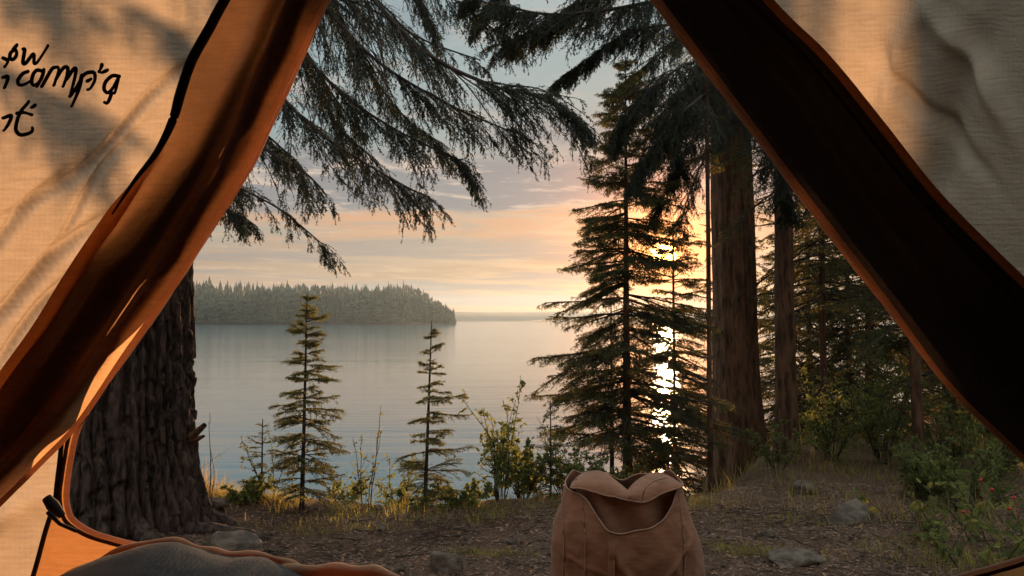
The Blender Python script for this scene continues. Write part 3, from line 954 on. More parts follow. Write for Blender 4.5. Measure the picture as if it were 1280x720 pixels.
def shrub(name, x, y, height, spread, seed, label, stems=7, leafL=.022, leafW=.012, per=12, group=None, mat=None, z=None, cat='shrub', twn=9, bare=False):
    rng = np.random.default_rng(seed)
    if z is None: z = gz(x, y)
    root = thing(name, (x, y, z), label, cat, group)
    acc = Acc()
    A = rng.uniform(0, 2 * PI, stems)
    st = np.stack([x + .02 * np.cos(A), np.full(stems, y) + .02 * np.sin(A), np.full(stems, z - .02)], 1)
    sp = rng.uniform(.2, 1, stems) * spread / height
    L = height * rng.uniform(.55, 1.08, stems)
    s = grow(st, np.stack([np.cos(A) * sp, np.sin(A) * sp, np.ones(stems)], 1), L, 10, .15, .09, rng)
    acc.tubes(s, np.linspace(1, .3, 10)[None] * (.0035 * (L / .5) ** .5)[:, None], 5, 1)
    T = rng.uniform(.15, .98, (stems, twn))
    P, D = sample(s, T)
    d = D * .7 + nrm(rng.normal(size=P.shape)) * .9
    tl = (L[:, None] * .28 * (1.1 - T) * rng.uniform(.6, 1.3, T.shape) + .02).reshape(-1)
    tw = grow(P.reshape(-1, 3), d.reshape(-1, 3), tl, 5, .1, .12, rng)
    acc.tubes(tw, np.linspace(1, .5, 5)[None] * np.full((len(tw), 1), .0011), 3, 1)
    if bare:
        acc.obj('stems', [M_LEAF, M_TWIG], root)
        a2 = Acc(); leaves(a2, tw, per, leafL, leafW, rng); a2.obj('foliage', [mat or M_LEAF], root)
    else:
        acc.obj('stems', [M_LEAF, M_TWIG], root)
        a2 = Acc(); leaves(a2, tw, per, leafL, leafW, rng); leaves(a2, s, per, leafL, leafW, rng, tmin=.4)
        a2.obj('foliage', [mat or M_LEAF], root)
    return root


G = 'leafy shrubs along the bank'
shrub('leafy_shrub', -.06, 4.15, .62, .22, 61, 'tallest loose leafy shrub rising beside the large spruce', 12, .020, .012, 14, G)
shrub('leafy_shrub', .06, 4.35, .42, .30, 62, 'round dense shrub at the foot of the tallest leafy shrub', 22, .020, .012, 18, G)
shrub('leafy_shrub', -.72, 4.0, .48, .07, 63, 'spindly sapling with few leaves between the two main young spruces', 4, .022, .012, 4, G, twn=6)
shrub('leafy_shrub', -.52, 4.1, .22, .28, 64, 'low spreading shrub at the foot of the slim young spruce', 12, .018, .011, 9, G)
shrub('leafy_shrub', -.86, 4.15, .18, .25, 65, 'low shrub behind the tallest young spruce stem', 10, .018, .011, 9, G)
shrub('leafy_shrub', -1.22, 4.05, .40, .20, 66, 'sprig of small rounded leaves beside the seedling spruce', 4, .018, .012, 4, G, twn=6)
shrub('leafy_shrub', .30, 4.45, .50, .30, 67, 'leafy shrub filling the dark gap under the large spruce', 12, .018, .011, 12, G)
shrub('leafy_shrub', .86, 4.75, .45, .32, 68, 'sunlit golden shrub between the pack and the thickest trunk', 16, .016, .010, 16, G, mat=M_LEAF_R)
shrub('leafy_shrub', 1.62, 4.9, .35, .25, 69, 'small shrub at the foot of the medium trunk', 10, .018, .011, 10, G)
shrub('leafy_shrub', -.22, 4.0, .20, .28, 161, 'low green shrub between the slim young spruce and the round dense shrub', 16, .017, .011, 14, G)
shrub('leafy_shrub', -1.30, 3.95, .16, .24, 162, 'ground-hugging shrub between the old conifer and the seedling spruce', 14, .019, .013, 12, G)
shrub('leafy_shrub', .42, 4.2, .30, .30, 163, 'dark low shrub touching the lake side of the pack', 16, .018, .011, 14, G)
shrub('leafy_shrub', -.62, 4.35, .30, .16, 164, 'slight shrub behind the spindly sapling', 8, .017, .010, 9, G)
G2 = 'undergrowth shrubs under the wood'
k = 0
for (px, Y, hh, spd, lab) in [(1035, 5.4, .62, .42, 'green undergrowth shrub in front of the short dark stem'),
                              (1100, 5.3, .70, .45, 'tall undergrowth shrub directly beyond the big stone'),
                              (1085, 6.3, .95, .5, 'pale undergrowth shrub deep in the gap of the wood'),
                              (1180, 5.2, .6, .45, 'undergrowth shrub beside the dark leaning stem'),
                              (1230, 4.5, .55, .4, 'undergrowth shrub behind the berry plant'),
                              (1010, 6.9, .9, .5, 'undergrowth shrub glimpsed between medium trunk and short stem'),
                              (1150, 4.25, .34, .35, 'knee-high undergrowth shrub just beyond the berry plant'),
                              (1200, 4.0, .42, .40, 'undergrowth shrub whose leaves overlap the berry plant'),
                              (1290, 4.9, .8, .5, 'undergrowth shrub meeting the tent wall at the wood edge')]:
    k += 1
    shrub('undergrowth_shrub', (px - 640) / 1000 * Y, Y, hh, spd, 70 + k, lab, 18, .026, .013, 12, G2)

# bare twigs beside the old conifer
shrub('bare_sapling', (262 - 640) / 1000 * 3.75, 3.75, .42, .22, 81, 'bare forked sapling twigs beside the old conifer root', 6, .012, .006, 1, None, cat='sapling', twn=3, bare=True)

# broad-leaved plant with berries by the door
def berry_plant():
    rng = np.random.default_rng(91)
    x, y = 1.93, 3.25
    z = gz(x, y)
    root = thing('berry_plant', (x, y, z), 'low broad-leaved plant with red berries beside the tent door', 'plant')
    a = Acc(); b = Acc(); c = Acc()
    n = 46
    A = rng.uniform(0, 2 * PI, n)
    st = np.stack([x + rng.uniform(-.28, .30, n), y + rng.uniform(-.15, .25, n), np.full(n, z - .02)], 1)
    s = grow(st, np.stack([np.cos(A) * .6, np.sin(A) * .6, np.ones(n)], 1), rng.uniform(.16, .42, n), 8, .5, .08, rng)
    a.tubes(s, np.linspace(1, .5, 8)[None] * np.full((n, 1), .002), 4)
    leaves(b, s, 9, .050, .024, rng, tmin=.25)
    a.obj('stems', M_TWIG, root); b.obj('foliage', M_LEAF, root)
    mb = plain_mat('red_berry', (0.45, 0.03, 0.02), .3, 40, .1)
    for q in [S(1268, 622, 3.05), S(1240, 612, 3.1), S(1262, 636, 3.08), S(1205, 640, 3.1), S(1226, 600, 3.12)]:
        e = Acc()
        th = np.linspace(0, PI, 9); ph = np.arange(12) * 2 * PI / 12
        TT, PH = np.meshgrid(th, ph, indexing='ij')
        e.grid(np.stack([q[0] + .007 * np.sin(TT) * np.cos(PH), q[1] + .007 * np.sin(TT) * np.sin(PH), q[2] + .007 * np.cos(TT)], -1), wrap_v=True)
        # its stalk runs down to the nearest stem
        j = s.reshape(-1, 3)[np.argmin(np.linalg.norm(s.reshape(-1, 3) - q, axis=1))]
        e.tubes([[q + [0, 0, .006], (q + j) / 2 + [0, 0, .012], j]], [[.0008] * 3], 4)
        e.obj('berry', mb, root, True)


berry_plant()


# ------------------------------------------------------------------ grass, litter (nobody could count these)
def blades(acc, X, Y, Lm, Wd, rng, lean=.6, mat=0, z=None):
    n = len(X)
    Z = gzv(X, Y) - .006 if z is None else z
    A = rng.uniform(0, 2 * PI, n)
    L = Lm * rng.uniform(.45, 1.25, n)
    ln = lean * rng.uniform(.2, 1.4, n)
    k = 5
    P = grow(np.stack([X, Y, Z], 1), np.stack([np.cos(A) * ln * .6, np.sin(A) * ln * .6, np.ones(n)], 1), L, k, ln * 1.2, .06, rng)
    sd = nrm(np.stack([-np.sin(A), np.cos(A), np.zeros(n)], 1) + rng.normal(size=(n, 3)) * .3)
    wd = (Wd * rng.uniform(.6, 1.2, n))[:, None, None] * np.array([1, .9, .7, .45, .08])[None, :, None] * .5
    v = np.stack([P - sd[:, None] * wd, P + sd[:, None] * wd], 2)     # n,k,2,3
    idx = np.arange(n * k * 2).reshape(n, k, 2)
    q = np.stack([idx[:, :-1, 0], idx[:, :-1, 1], idx[:, 1:, 1], idx[:, 1:, 0]], -1).reshape(-1, 4)
    acc.add(v, q, mat=mat)


def build_grass():
    rng = np.random.default_rng(101)
    a = Acc()
    # fringe along the bank edge, clumped
    N = 300
    cx = rng.uniform(-2.4, 1.0, N)
    cy = edge_y(cx) + rng.normal(-.02, .10, N)
    for i in range(N):
        if fbm(np.array([cx[i]]), np.array([0.]), 5, 3, 2.2)[0] < -.16 and rng.random() < .7: continue
        m = rng.integers(8, 26)
        r = rng.uniform(.015, .06)
        blades(a, cx[i] + rng.normal(0, r, m), cy[i] + rng.normal(0, r, m), rng.uniform(.03, .09), .0030, rng, .9)
    # right-hand wood floor
    N = 260
    cx = rng.uniform(1.2, 4.2, N); cy = rng.uniform(4.1, 6.6, N)
    for i in range(N):
        m = rng.integers(8, 22); r = rng.uniform(.02, .08)
        blades(a, cx[i] + rng.normal(0, r, m), cy[i] + rng.normal(0, r, m), rng.uniform(.06, .2), .0034, rng, .9)
    # patches on the camp floor
    for (px, py, nn, sx, sy, h) in [(930, 690, 420, .10, .05, .05), (610, 692, 460, .09, .025, .035), (1240, 705, 500, .2, .1, .09), (1130, 690, 250, .2, .1, .07),
                                    (860, 640, 300, .12, .06, .05), (400, 668, 350, .2, .04, .05), (1000, 655, 380, .25, .08, .05)]:
        x0, y0 = at(px, py)
        blades(a, x0 + rng.normal(0, sx, nn), y0 + rng.normal(0, sy, nn), h, .003, rng, 1.0)
    o = a.obj('grass', M_GRASS)
    tag(o, 'golden green grass fringing the bank and the wood floor', 'grass', kind='stuff')
    b = Acc()
    x0, y0 = -1.34, 3.42
    for (px, py, nn, sx, sy, h, ln) in [(205, 640, 230, .07, .05, .24, 1.0), (243, 645, 300, .07, .05, .16, 1.1), (270, 640, 200, .10, .05, .10, 1.0), (285, 650, 120, .10, .06, .08, 1.0), (180, 668, 60, .05, .05, .22, .6),
                                        (820, 650, 60, .1, .05, .10, 1.0), (1240, 668, 110, .18, .12, .24, 1.1), (1130, 650, 110, .2, .12, .20, 1.1), (905, 640, 40, .08, .04, .18, .9), (1030, 640, 60, .15, .08, .18, 1)]:
        x0, y0 = at(px, py)
        blades(b, x0 + rng.normal(0, sx, nn), y0 + rng.normal(0, sy, nn), h, .0034, rng, ln)
    o = b.obj('dry_grass', M_DRY)
    tag(o, 'bleached dry grass stems curling at the tree feet', 'grass', kind='stuff')
    # needle and twig litter
    c = Acc()
    N = 42000
    X = rng.uniform(-2.6, 3.6, N); Y = rng.uniform(2.5, 4.6, N)
    ok = Y < edge_y(X) + .1
    X = X[ok]; Y = Y[ok]; n = len(X)
    A = rng.uniform(0, 2 * PI, n)
    D = nrm(np.stack([np.cos(A), np.sin(A) * .8, rng.uniform(-.05, .30, n)], 1))
    P = np.stack([X, Y, gzv(X, Y) + .003], 1)
    c.needles(P, D, rng.uniform(.012, .04, n), .0022, rng, 0)
    # curved dead twigs
    n = 900
    X = rng.uniform(-2.2, 3.2, n); Y = rng.uniform(2.7, 4.0, n)
    A = rng.uniform(0, 2 * PI, n)
    tw = grow(np.stack([X, Y, gzv(X, Y) + .004], 1), np.stack([np.cos(A), np.sin(A) * .6, rng.uniform(-.02, .16, n)], 1), rng.uniform(.05, .22, n), 7, .12, .12, rng)
    c.tubes(tw, np.linspace(1, .4, 7)[None] * rng.uniform(.0010, .0030, (n, 1)), 4, 1)
    # dry leaves
    n = 1500
    X = rng.uniform(-2.2, 3.4, n); Y = rng.uniform(2.6, 4.3, n)
    ok = Y < edge_y(X); X = X[ok]; Y = Y[ok]; n = len(X)
    A = rng.uniform(0, 2 * PI, n)
    D = nrm(np.stack([np.cos(A), np.sin(A), rng.uniform(0, .7, n)], 1))
    c.needles(np.stack([X, Y, gzv(X, Y) + .004], 1), D, rng.uniform(.012, .03, n), rng.uniform(.006, .015, n), rng, 2)
    o = c.obj('forest_litter', [plain_mat('fallen_needles', (0.42, 0.27, 0.19), .8, 60, .5), M_TWIG, plain_mat('dead_leaves', (0.32, 0.17, 0.09), .7, 50, .5)])
    tag(o, 'fallen needles, twigs and leaves over the trodden soil', 'litter', kind='stuff')


build_grass()


# ------------------------------------------------------------------ rocks
def rock(px, py, w_, h_, seed, label, dpt=.8, flat=0, name='rock'):
    x, y = at(px, py)
    z = gz(x, y)
    rng = np.random.default_rng(seed)
    th = np.linspace(0, PI, 34); ph = np.arange(56) * 2 * PI / 56
    TT, PH = np.meshgrid(th, ph, indexing='ij')
    d = np.stack([np.sin(TT) * np.cos(PH), np.sin(TT) * np.sin(PH), np.cos(TT)], -1)
    # cut a ball with random planes: faceted stone
    r = np.full(TT.shape, 1.0)
    for q in range(13):
        nn = rng.normal(size=3); nn /= np.linalg.norm(nn)
        off = rng.uniform(.50, .85)
        dt = d @ nn
        r = np.where(dt > 1e-3, np.minimum(r, off / np.maximum(dt, 1e-3)), r)
    r = r * (1 + .10 * fbm(d[..., 0] * 3 + seed, d[..., 1] * 3, d[..., 2] * 3, 4))
    V = d * r[..., None] * np.array([w_ / 2, w_ / 2 * dpt, h_])
    V[..., 2] = V[..., 2] * np.where(d[..., 2] < 0, .5, 1)
    a = Acc(); a.grid(V + np.array([x, y, z + .005]), wrap_v=True)
    o = a.obj(name, M_ROCK, None, True)
    return tag(o, label, 'rock')


rock(555, 712, .155, .085, 1, 'angular pale stone lying nearest the pack')
rock(1066, 655, .27, .11, 2, 'largest dark stone, half in shade before the undergrowth')
rock(298, 688, .26, .075, 3, 'rounded dark stone in front of the old conifer')
rock(992, 704, .30, .05, 4, 'flat slab of stone lying behind the pack', .6)
rock(1003, 618, .16, .07, 5, 'pale stone at the foot of the medium trunk')
rock(478, 668, .07, .03, 6, 'small stone in the grass below the slim young spruce')
rock(498, 715, .05, .022, 7, 'little stone beside the nearest angular stone')
rock(268, 655, .13, .06, 8, 'weathered stone in the grass beside the old conifer root')
rock(640, 676, .06, .022, 9, 'small flat stone between the grass patch and the pack')
rock(960, 672, .07, .028, 10, 'small stone before the thickest trunk')


prs = random.Random(7)
for q_, (px_, py_, side_) in enumerate([(352, 712, 'under the nearest dark stone, toward the tent sill'), (420, 690, 'alone on the bare soil below the slim young spruce'), (585, 682, 'at the rim of the little grass patch'),
                           (660, 706, 'just beside the pack on the lake side'), (905, 712, 'just beyond the pack, by its seam'), (1120, 706, 'between the flat slab and the door rim'),
                           (1030, 676, 'between the largest stone and the flat slab'), (450, 712, 'lowest of the pebbles, by the sleeping bag'), (530, 690, 'just behind the angular pale stone'), (1150, 672, 'to the wood side of the largest stone')]):
    rock(px_, py_, prs.uniform(.022, .045), prs.uniform(.010, .018), 50 + q_, 'pebble ' + side_, name='pebble')


# ------------------------------------------------------------------ backpack
def backpack():
    M = fabric_mat('brown_canvas', (0.34, 0.155, 0.085), (0.30, 0.12, 0.06), .10, 3000, .28, .8, .15)
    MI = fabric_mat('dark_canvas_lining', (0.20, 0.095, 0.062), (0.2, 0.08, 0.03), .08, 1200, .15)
    MP = fabric_mat('pale_piping', (0.42, 0.24, 0.15), (0.3, 0.15, 0.1), .15, 1200, .1)
    Yc = 2.42
    cx = (783 - 640) / 1000 * 2.38
    z0 = gz(cx, Yc)
    root = thing('backpack', (cx, Yc, z0), 'brown canvas backpack standing open on the ground before the spruce', 'backpack')
    nth, nz = 220, 90
    th = np.arange(nth) * 2 * PI / nth      # -pi/2 = towards the camera
    def rim(thv):
        """rim height for angle"""
        s = np.sin(thv); c = np.cos(thv)
        front = smooth(.15, -.55, s)
        # front edge scoops down; back edge stands up in two humps
        fr = .455 - .115 * np.exp(-(np.abs(c - .02) / .58) ** 3.2) + .006 * np.sin(c * 9)
        bk = .482 - .045 * np.exp(-((c - .02) / .22) ** 2) + .012 * np.cos(c * 6.5) - .035 * smooth(.75, 1, np.abs(c))
        return fr * front + bk * (1 - front)
    R = rim(th)
    def shell(inset, lo, top_extra=0.0, fold=1.0, seed=0):
        V = np.zeros((nz, nth, 3))
        for j in range(nz):
            t = j / (nz - 1)
            z = lo + (R + top_extra - lo) * t
            zz = z / .5
            wdt = .226 * (1 - .24 * smooth(.45, 1.0, zz)) * (1 - .12 * smooth(.15, 0, zz)) - inset
            dep = .125 * (1 - .40 * smooth(.5, 1.0, zz)) - inset
            e = 2.7
            c = np.cos(th); s = np.sin(th)
            rr = 1 / (np.abs(c) ** e + np.abs(s) ** e) ** (1 / e)
            x = wdt * rr * c; y = dep * rr * s
            # sagging folds
            f = fbm(x * 9 + seed, y * 9 + z * 2.5, z * 5, 4) * .024 * fold + fbm(x * 24 + z * 9, y * 24, z * 18 - x * 9, 3) * .010 * fold
            dg = np.exp(-((x * .9 + z - .30 + .1 * np.sin(z * 9)) / .010) ** 2) * .014 + np.exp(-((x * 1.1 - z + .12) / .009) ** 2) * .011
            dg += np.exp(-((x * .35 + z - .20) / .009) ** 2) * .006 + np.exp(-((-x * .5 + z - .11) / .010) ** 2) * .006
            k_ = 1 + (f * (1 - .6 * smooth(.7, .95, np.abs(c))) + dg * fold * (1 - smooth(.65, .9, np.abs(c)))) / .2
            V[j, :, 0] = cx + x * k_ + .006 * np.sin(z * 12); V[j, :, 1] = Yc + y * k_; V[j, :, 2] = z0 + z
        return V
    V = shell(0, 0.0)
    a = Acc(); a.grid(V, wrap_v=True)
    # base
    cb = V[0].mean(0)
    a.add(np.vstack([V[0], cb[None]]), tris=[[i, nth, (i + 1) % nth] for i in range(nth)])
    a.obj('body', M, root, True)
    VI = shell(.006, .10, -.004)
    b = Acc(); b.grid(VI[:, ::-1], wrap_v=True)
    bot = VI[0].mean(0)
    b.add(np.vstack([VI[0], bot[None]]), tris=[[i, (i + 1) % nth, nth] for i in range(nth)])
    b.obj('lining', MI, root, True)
    # rolled piping along the mouth
    c = Acc()
    loop = np.vstack([V[-1], V[-1][:1]]) + [0, 0, .001]
    c.tubes(loop[None], np.full((1, nth + 1), .0028), 6)
    c.obj('rim_piping', MP, root, True)
    # inner collar sheet, gathered across the mouth
    nu, nv = 70, 26
    U, W = np.meshgrid(np.linspace(-1, 1, nu), np.linspace(0, 1, nv), indexing='ij')
    top = .462 - .046 * (1 - (U - .15) ** 2) + .004 * np.sin(U * 6)
    X = cx + U * .150; Yv = Yc - .066 + .04 * U ** 2 + .012 * np.sin(U * 7 + W * 3) - .02 * (1 - W)
    Z = z0 + .24 + (top - .24) * W + .004 * fbm(U * 4, W * 4, 0, 3)
    d = Acc(); sheet = np.stack([X, Yv, Z], -1); d.grid(sheet)
    d.tubes(sheet[:, -1][None], np.full((1, nu), .0022), 6, 1)
    d.obj('inner_collar', [M, MP], root, True)
    # flopped-over top flap: pieces from the right hump and left hump
    def flap(pts_edge, pts_back, nm):
        def even(P_):
            P_ = crom(P_, 8); t_ = np.linspace(0, len(P_) - 1, 40)
            return np.stack([np.interp(t_, np.arange(len(P_)), P_[:, c_]) for c_ in range(3)], 1)
        E = even(pts_edge); B = even(pts_back)
        q = Acc(); ns = 14
        VV = np.zeros((len(E), ns, 3))
        for s_ in range(ns):
            t = s_ / (ns - 1)
            VV[:, s_] = B * (1 - t) + E * t
            VV[:, s_, 1] -= .030 * math.sin(t * PI)
            VV[:, s_, 2] += .010 * math.sin(t * PI) + .004 * fbm(VV[:, s_, 0] * 30, VV[:, s_, 2] * 30, 0, 3)
        q.grid(VV)
        q.tubes(VV[:, -1][None], np.full((1, len(E)), .0026), 6, 1)
        q.obj(nm, [M, MP], root, True)
    p = lambda x, y, Y=2.36: S(x, y, Y)
    flap([p(712, 609, 2.35), p(735, 613, 2.345), p(765, 621, 2.34), p(793, 627, 2.34)], [p(714, 603, 2.46), p(731, 590, 2.47), p(754, 590, 2.47), p(773, 603, 2.46), p(790, 617, 2.42)], 'top_flap')
    flap([p(786, 625, 2.34), p(805, 628, 2.34), p(828, 617, 2.34), p(852, 608, 2.35)], [p(784, 613, 2.42), p(797, 599, 2.46), p(815, 591, 2.47), p(835, 593, 2.47), p(853, 605, 2.45)], 'top_flap')
    q = Acc(); q.tubes(crom([p(802, 626, 2.315), p(806, 612, 2.31), p(815, 602, 2.33), p(832, 597, 2.37)], 8)[None], np.full((1, 25), .0028), 6); q.obj('fold_piping', MP, root, True)
    # front strap pair and side seams
    def front_y(x, z):
        dx_ = np.abs(V[..., 0] - x) + np.abs(V[..., 2] - z) + (V[..., 1] > Yc) * 9
        return V.reshape(-1, 3)[np.argmin(dx_)][1]
    for (xa, za, xb, zb, wd_) in [((757 - 782) / 1000 * 2.3, .338, (755 - 782) / 1000 * 2.3, .02, .009)]:
        q = Acc(); VV = []
        for t in np.linspace(0, 1, 40):
            x = cx + xa + (xb - xa) * t; z = z0 + za + (zb - za) * t
            y = front_y(x, z)
            VV.append([[x - wd_, y - .001, z], [x - wd_ * .9, y - .0095, z], [x + wd_ * .9, y - .0095, z], [x + wd_, y - .001, z]])
        q.grid(np.array(VV)); q.obj('strap', M, root, True)
    for xs_, zt in (((846 - 782) / 1000 * 2.3, .425), ((694 - 782) / 1000 * 2.3 * .97, .40), ((722 - 782) / 1000 * 2.3, .425)):
        q = Acc(); L_ = []
        for t in np.linspace(0, 1, 50):
            z = z0 + zt * (1 - t) + .01; x = cx + xs_ + .006 * math.sin(t * 5)
            L_.append([x, front_y(x, z) - .002, z])
        q.tubes([L_], np.full((1, 50), .0020), 6); q.obj('seam', MP, root, True)
    # shoulder straps on the far side
    for sx in (-.09, .09):
        q = Acc()
        P = crom([(cx + sx, Yc + .10, z0 + .42), (cx + sx * 1.1, Yc + .17, z0 + .36), (cx + sx * 1.3, Yc + .18, z0 + .22), (cx + sx * 1.5, Yc + .13, z0 + .08)], 8)
        VV = np.stack([P + [-.022, 0, 0], P + [-.02, .010, 0], P + [.02, .010, 0], P + [.022, 0, 0]], 1)
        q.grid(VV, wrap_v=True); q.obj('shoulder_strap', M, root, True)


backpack()


# ------------------------------------------------------------------ tent
M_CANVAS = fabric_mat('cream_canvas', (0.37, 0.315, 0.26), (0.55, 0.43, 0.315), .60, 700, .16, .85, .5)
M_ORANGE = fabric_mat('orange_canvas', (0.42, 0.21, 0.10), (0.62, 0.28, 0.10), .50, 900, .14, .85, .3)
M_FLAP = fabric_mat('rust_door_flap', (0.12, 0.060, 0.040), (0.90, 0.52, 0.27), .66, 900, .16, .8, .35)
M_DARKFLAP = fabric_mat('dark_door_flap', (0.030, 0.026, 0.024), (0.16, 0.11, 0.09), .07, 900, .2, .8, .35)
M_WEB = plain_mat('black_webbing', (0.018, 0.016, 0.015), .7, 200, .2)
M_CORD = plain_mat('brown_cord', (0.06, 0.035, 0.025), .6, 200, .2)
M_HEM = fabric_mat('orange_hem', (0.42, 0.27, 0.20), (0.80, 0.50, 0.33), .60, 900, .1)
M_INK = plain_mat('black_ink', (0.016, 0.014, 0.013), .8, 90, .7)
M_ROOF = fabric_mat('heavy_roof_canvas', (0.16, 0.12, 0.09), (0.25, 0.15, 0.08), .06, 700, .16)
M_FLOORC = plain_mat('tent_groundsheet', (0.10, 0.085, 0.07), .7, 12, .2)
TY = 1.30


def wall_y(X, Z):
    X = np.asarray(X, float); Z = np.asarray(Z, float)
    y = TY + .030 * fbm(X, Z, 1.3, 3, 1.6) + .010 * fbm(X + Z * .7, (Z - X) * .45, 2.2, 4, 7)
    y = y + .0022 * fbm(X, Z, 7, 3, 34)
    # drawn creases running down from the door seam
    def crease(x0, z0, x1, z1, wd_, am):
        dx_, dz_ = x1 - x0, z1 - z0
        L = math.hypot(dx_, dz_); ux, uz = dx_ / L, dz_ / L
        s = (X - x0) * ux + (Z - z0) * uz
        d = -(X - x0) * uz + (Z - z0) * ux + .012 * np.sin(s * 17)
        return am * np.exp(-(d / wd_) ** 2) * smooth(-.05, .1, s) * smooth(L + .15, L - .05, s)
    px = lambda x, y_: ((x - 640) / 1000 * TY, H + (400 - y_) / 1000 * TY)
    for (a, b, wd_, am) in [((250, 60), (40, 245), .007, -.012), ((140, 262), (-20, 400), .010, -.014), ((215, 40), (190, -60), .012, .01),
                            ((120, 320), (0, 440), .008, -.010), ((90, 200), (-30, 330), .009, -.010), ((170, 150), (60, 300), .006, -.007), ((1110, 60), (1200, 180), .014, -.012), ((1180, -20), (1120, 110), .016, .012), ((1240, 30), (1150, 240), .03, -.02), ((1275, 180), (1200, 40), .02, .015),
                            ((55, 620), (-60, 700), .02, .01)]:
        (x0, z0), (x1, z1) = px(*a), px(*b)
        y = y + crease(x0, z0, x1, z1, wd_, am * 1.7)
    return y


CTRL = [  # opening edge px, seam px, (outline: fraction down the slope or base x)
    ((563, -343), (563, -400), ('L', 0.0)), ((484, -170), (455, -170), ('L', .2)), ((405, 0), (375, 0), ('L', .4)), ((312, 200), (285, 200), ('L', .6)),
    ((218, 355), (188, 355), ('L', .75)), ((158, 440), (125, 450), ('L', .82)), ((100, 525), (80, 530), ('L', .88)), ((84, 590), (70, 590), ('L', .92)),
    ((80, 630), (62, 635), ('L', .96)), ((95, 657), (38, 720), ('L', 1.0)), ((150, 679), (10, 850), ('B', -1.8)), ((300, 704), (150, 980), ('B', -1.2)),
    ((450, 732), (400, 1000), ('B', -.6)), ((640, 750), (640, 1000), ('B', 0)), ((900, 750), (900, 1000), ('B', .6)), ((1080, 742), (1200, 980), ('B', 1.2)),
    ((1180, 722), (1340, 850), ('B', 1.8)), ((1280, 690), (1400, 720), ('R', 1.0)), ((1320, 655), (1385, 640), ('R', .96)), ((1322, 620), (1370, 600), ('R', .92)),
    ((1280, 575), (1330, 570), ('R', .88)), ((1180, 478), (1215, 470), ('R', .8)), ((1100, 370), (1135, 365), ('R', .7)), ((1000, 240), (1035, 235), ('R', .57)),
    ((880, 80), (915, 75), ('R', .42)), ((820, 0), (855, -5), ('R', .33)), ((690, -173), (722, -175), ('R', .17))]
APEX = (-.08, 2.75); CL = (-2.15, .02); CR = (2.15, .02)


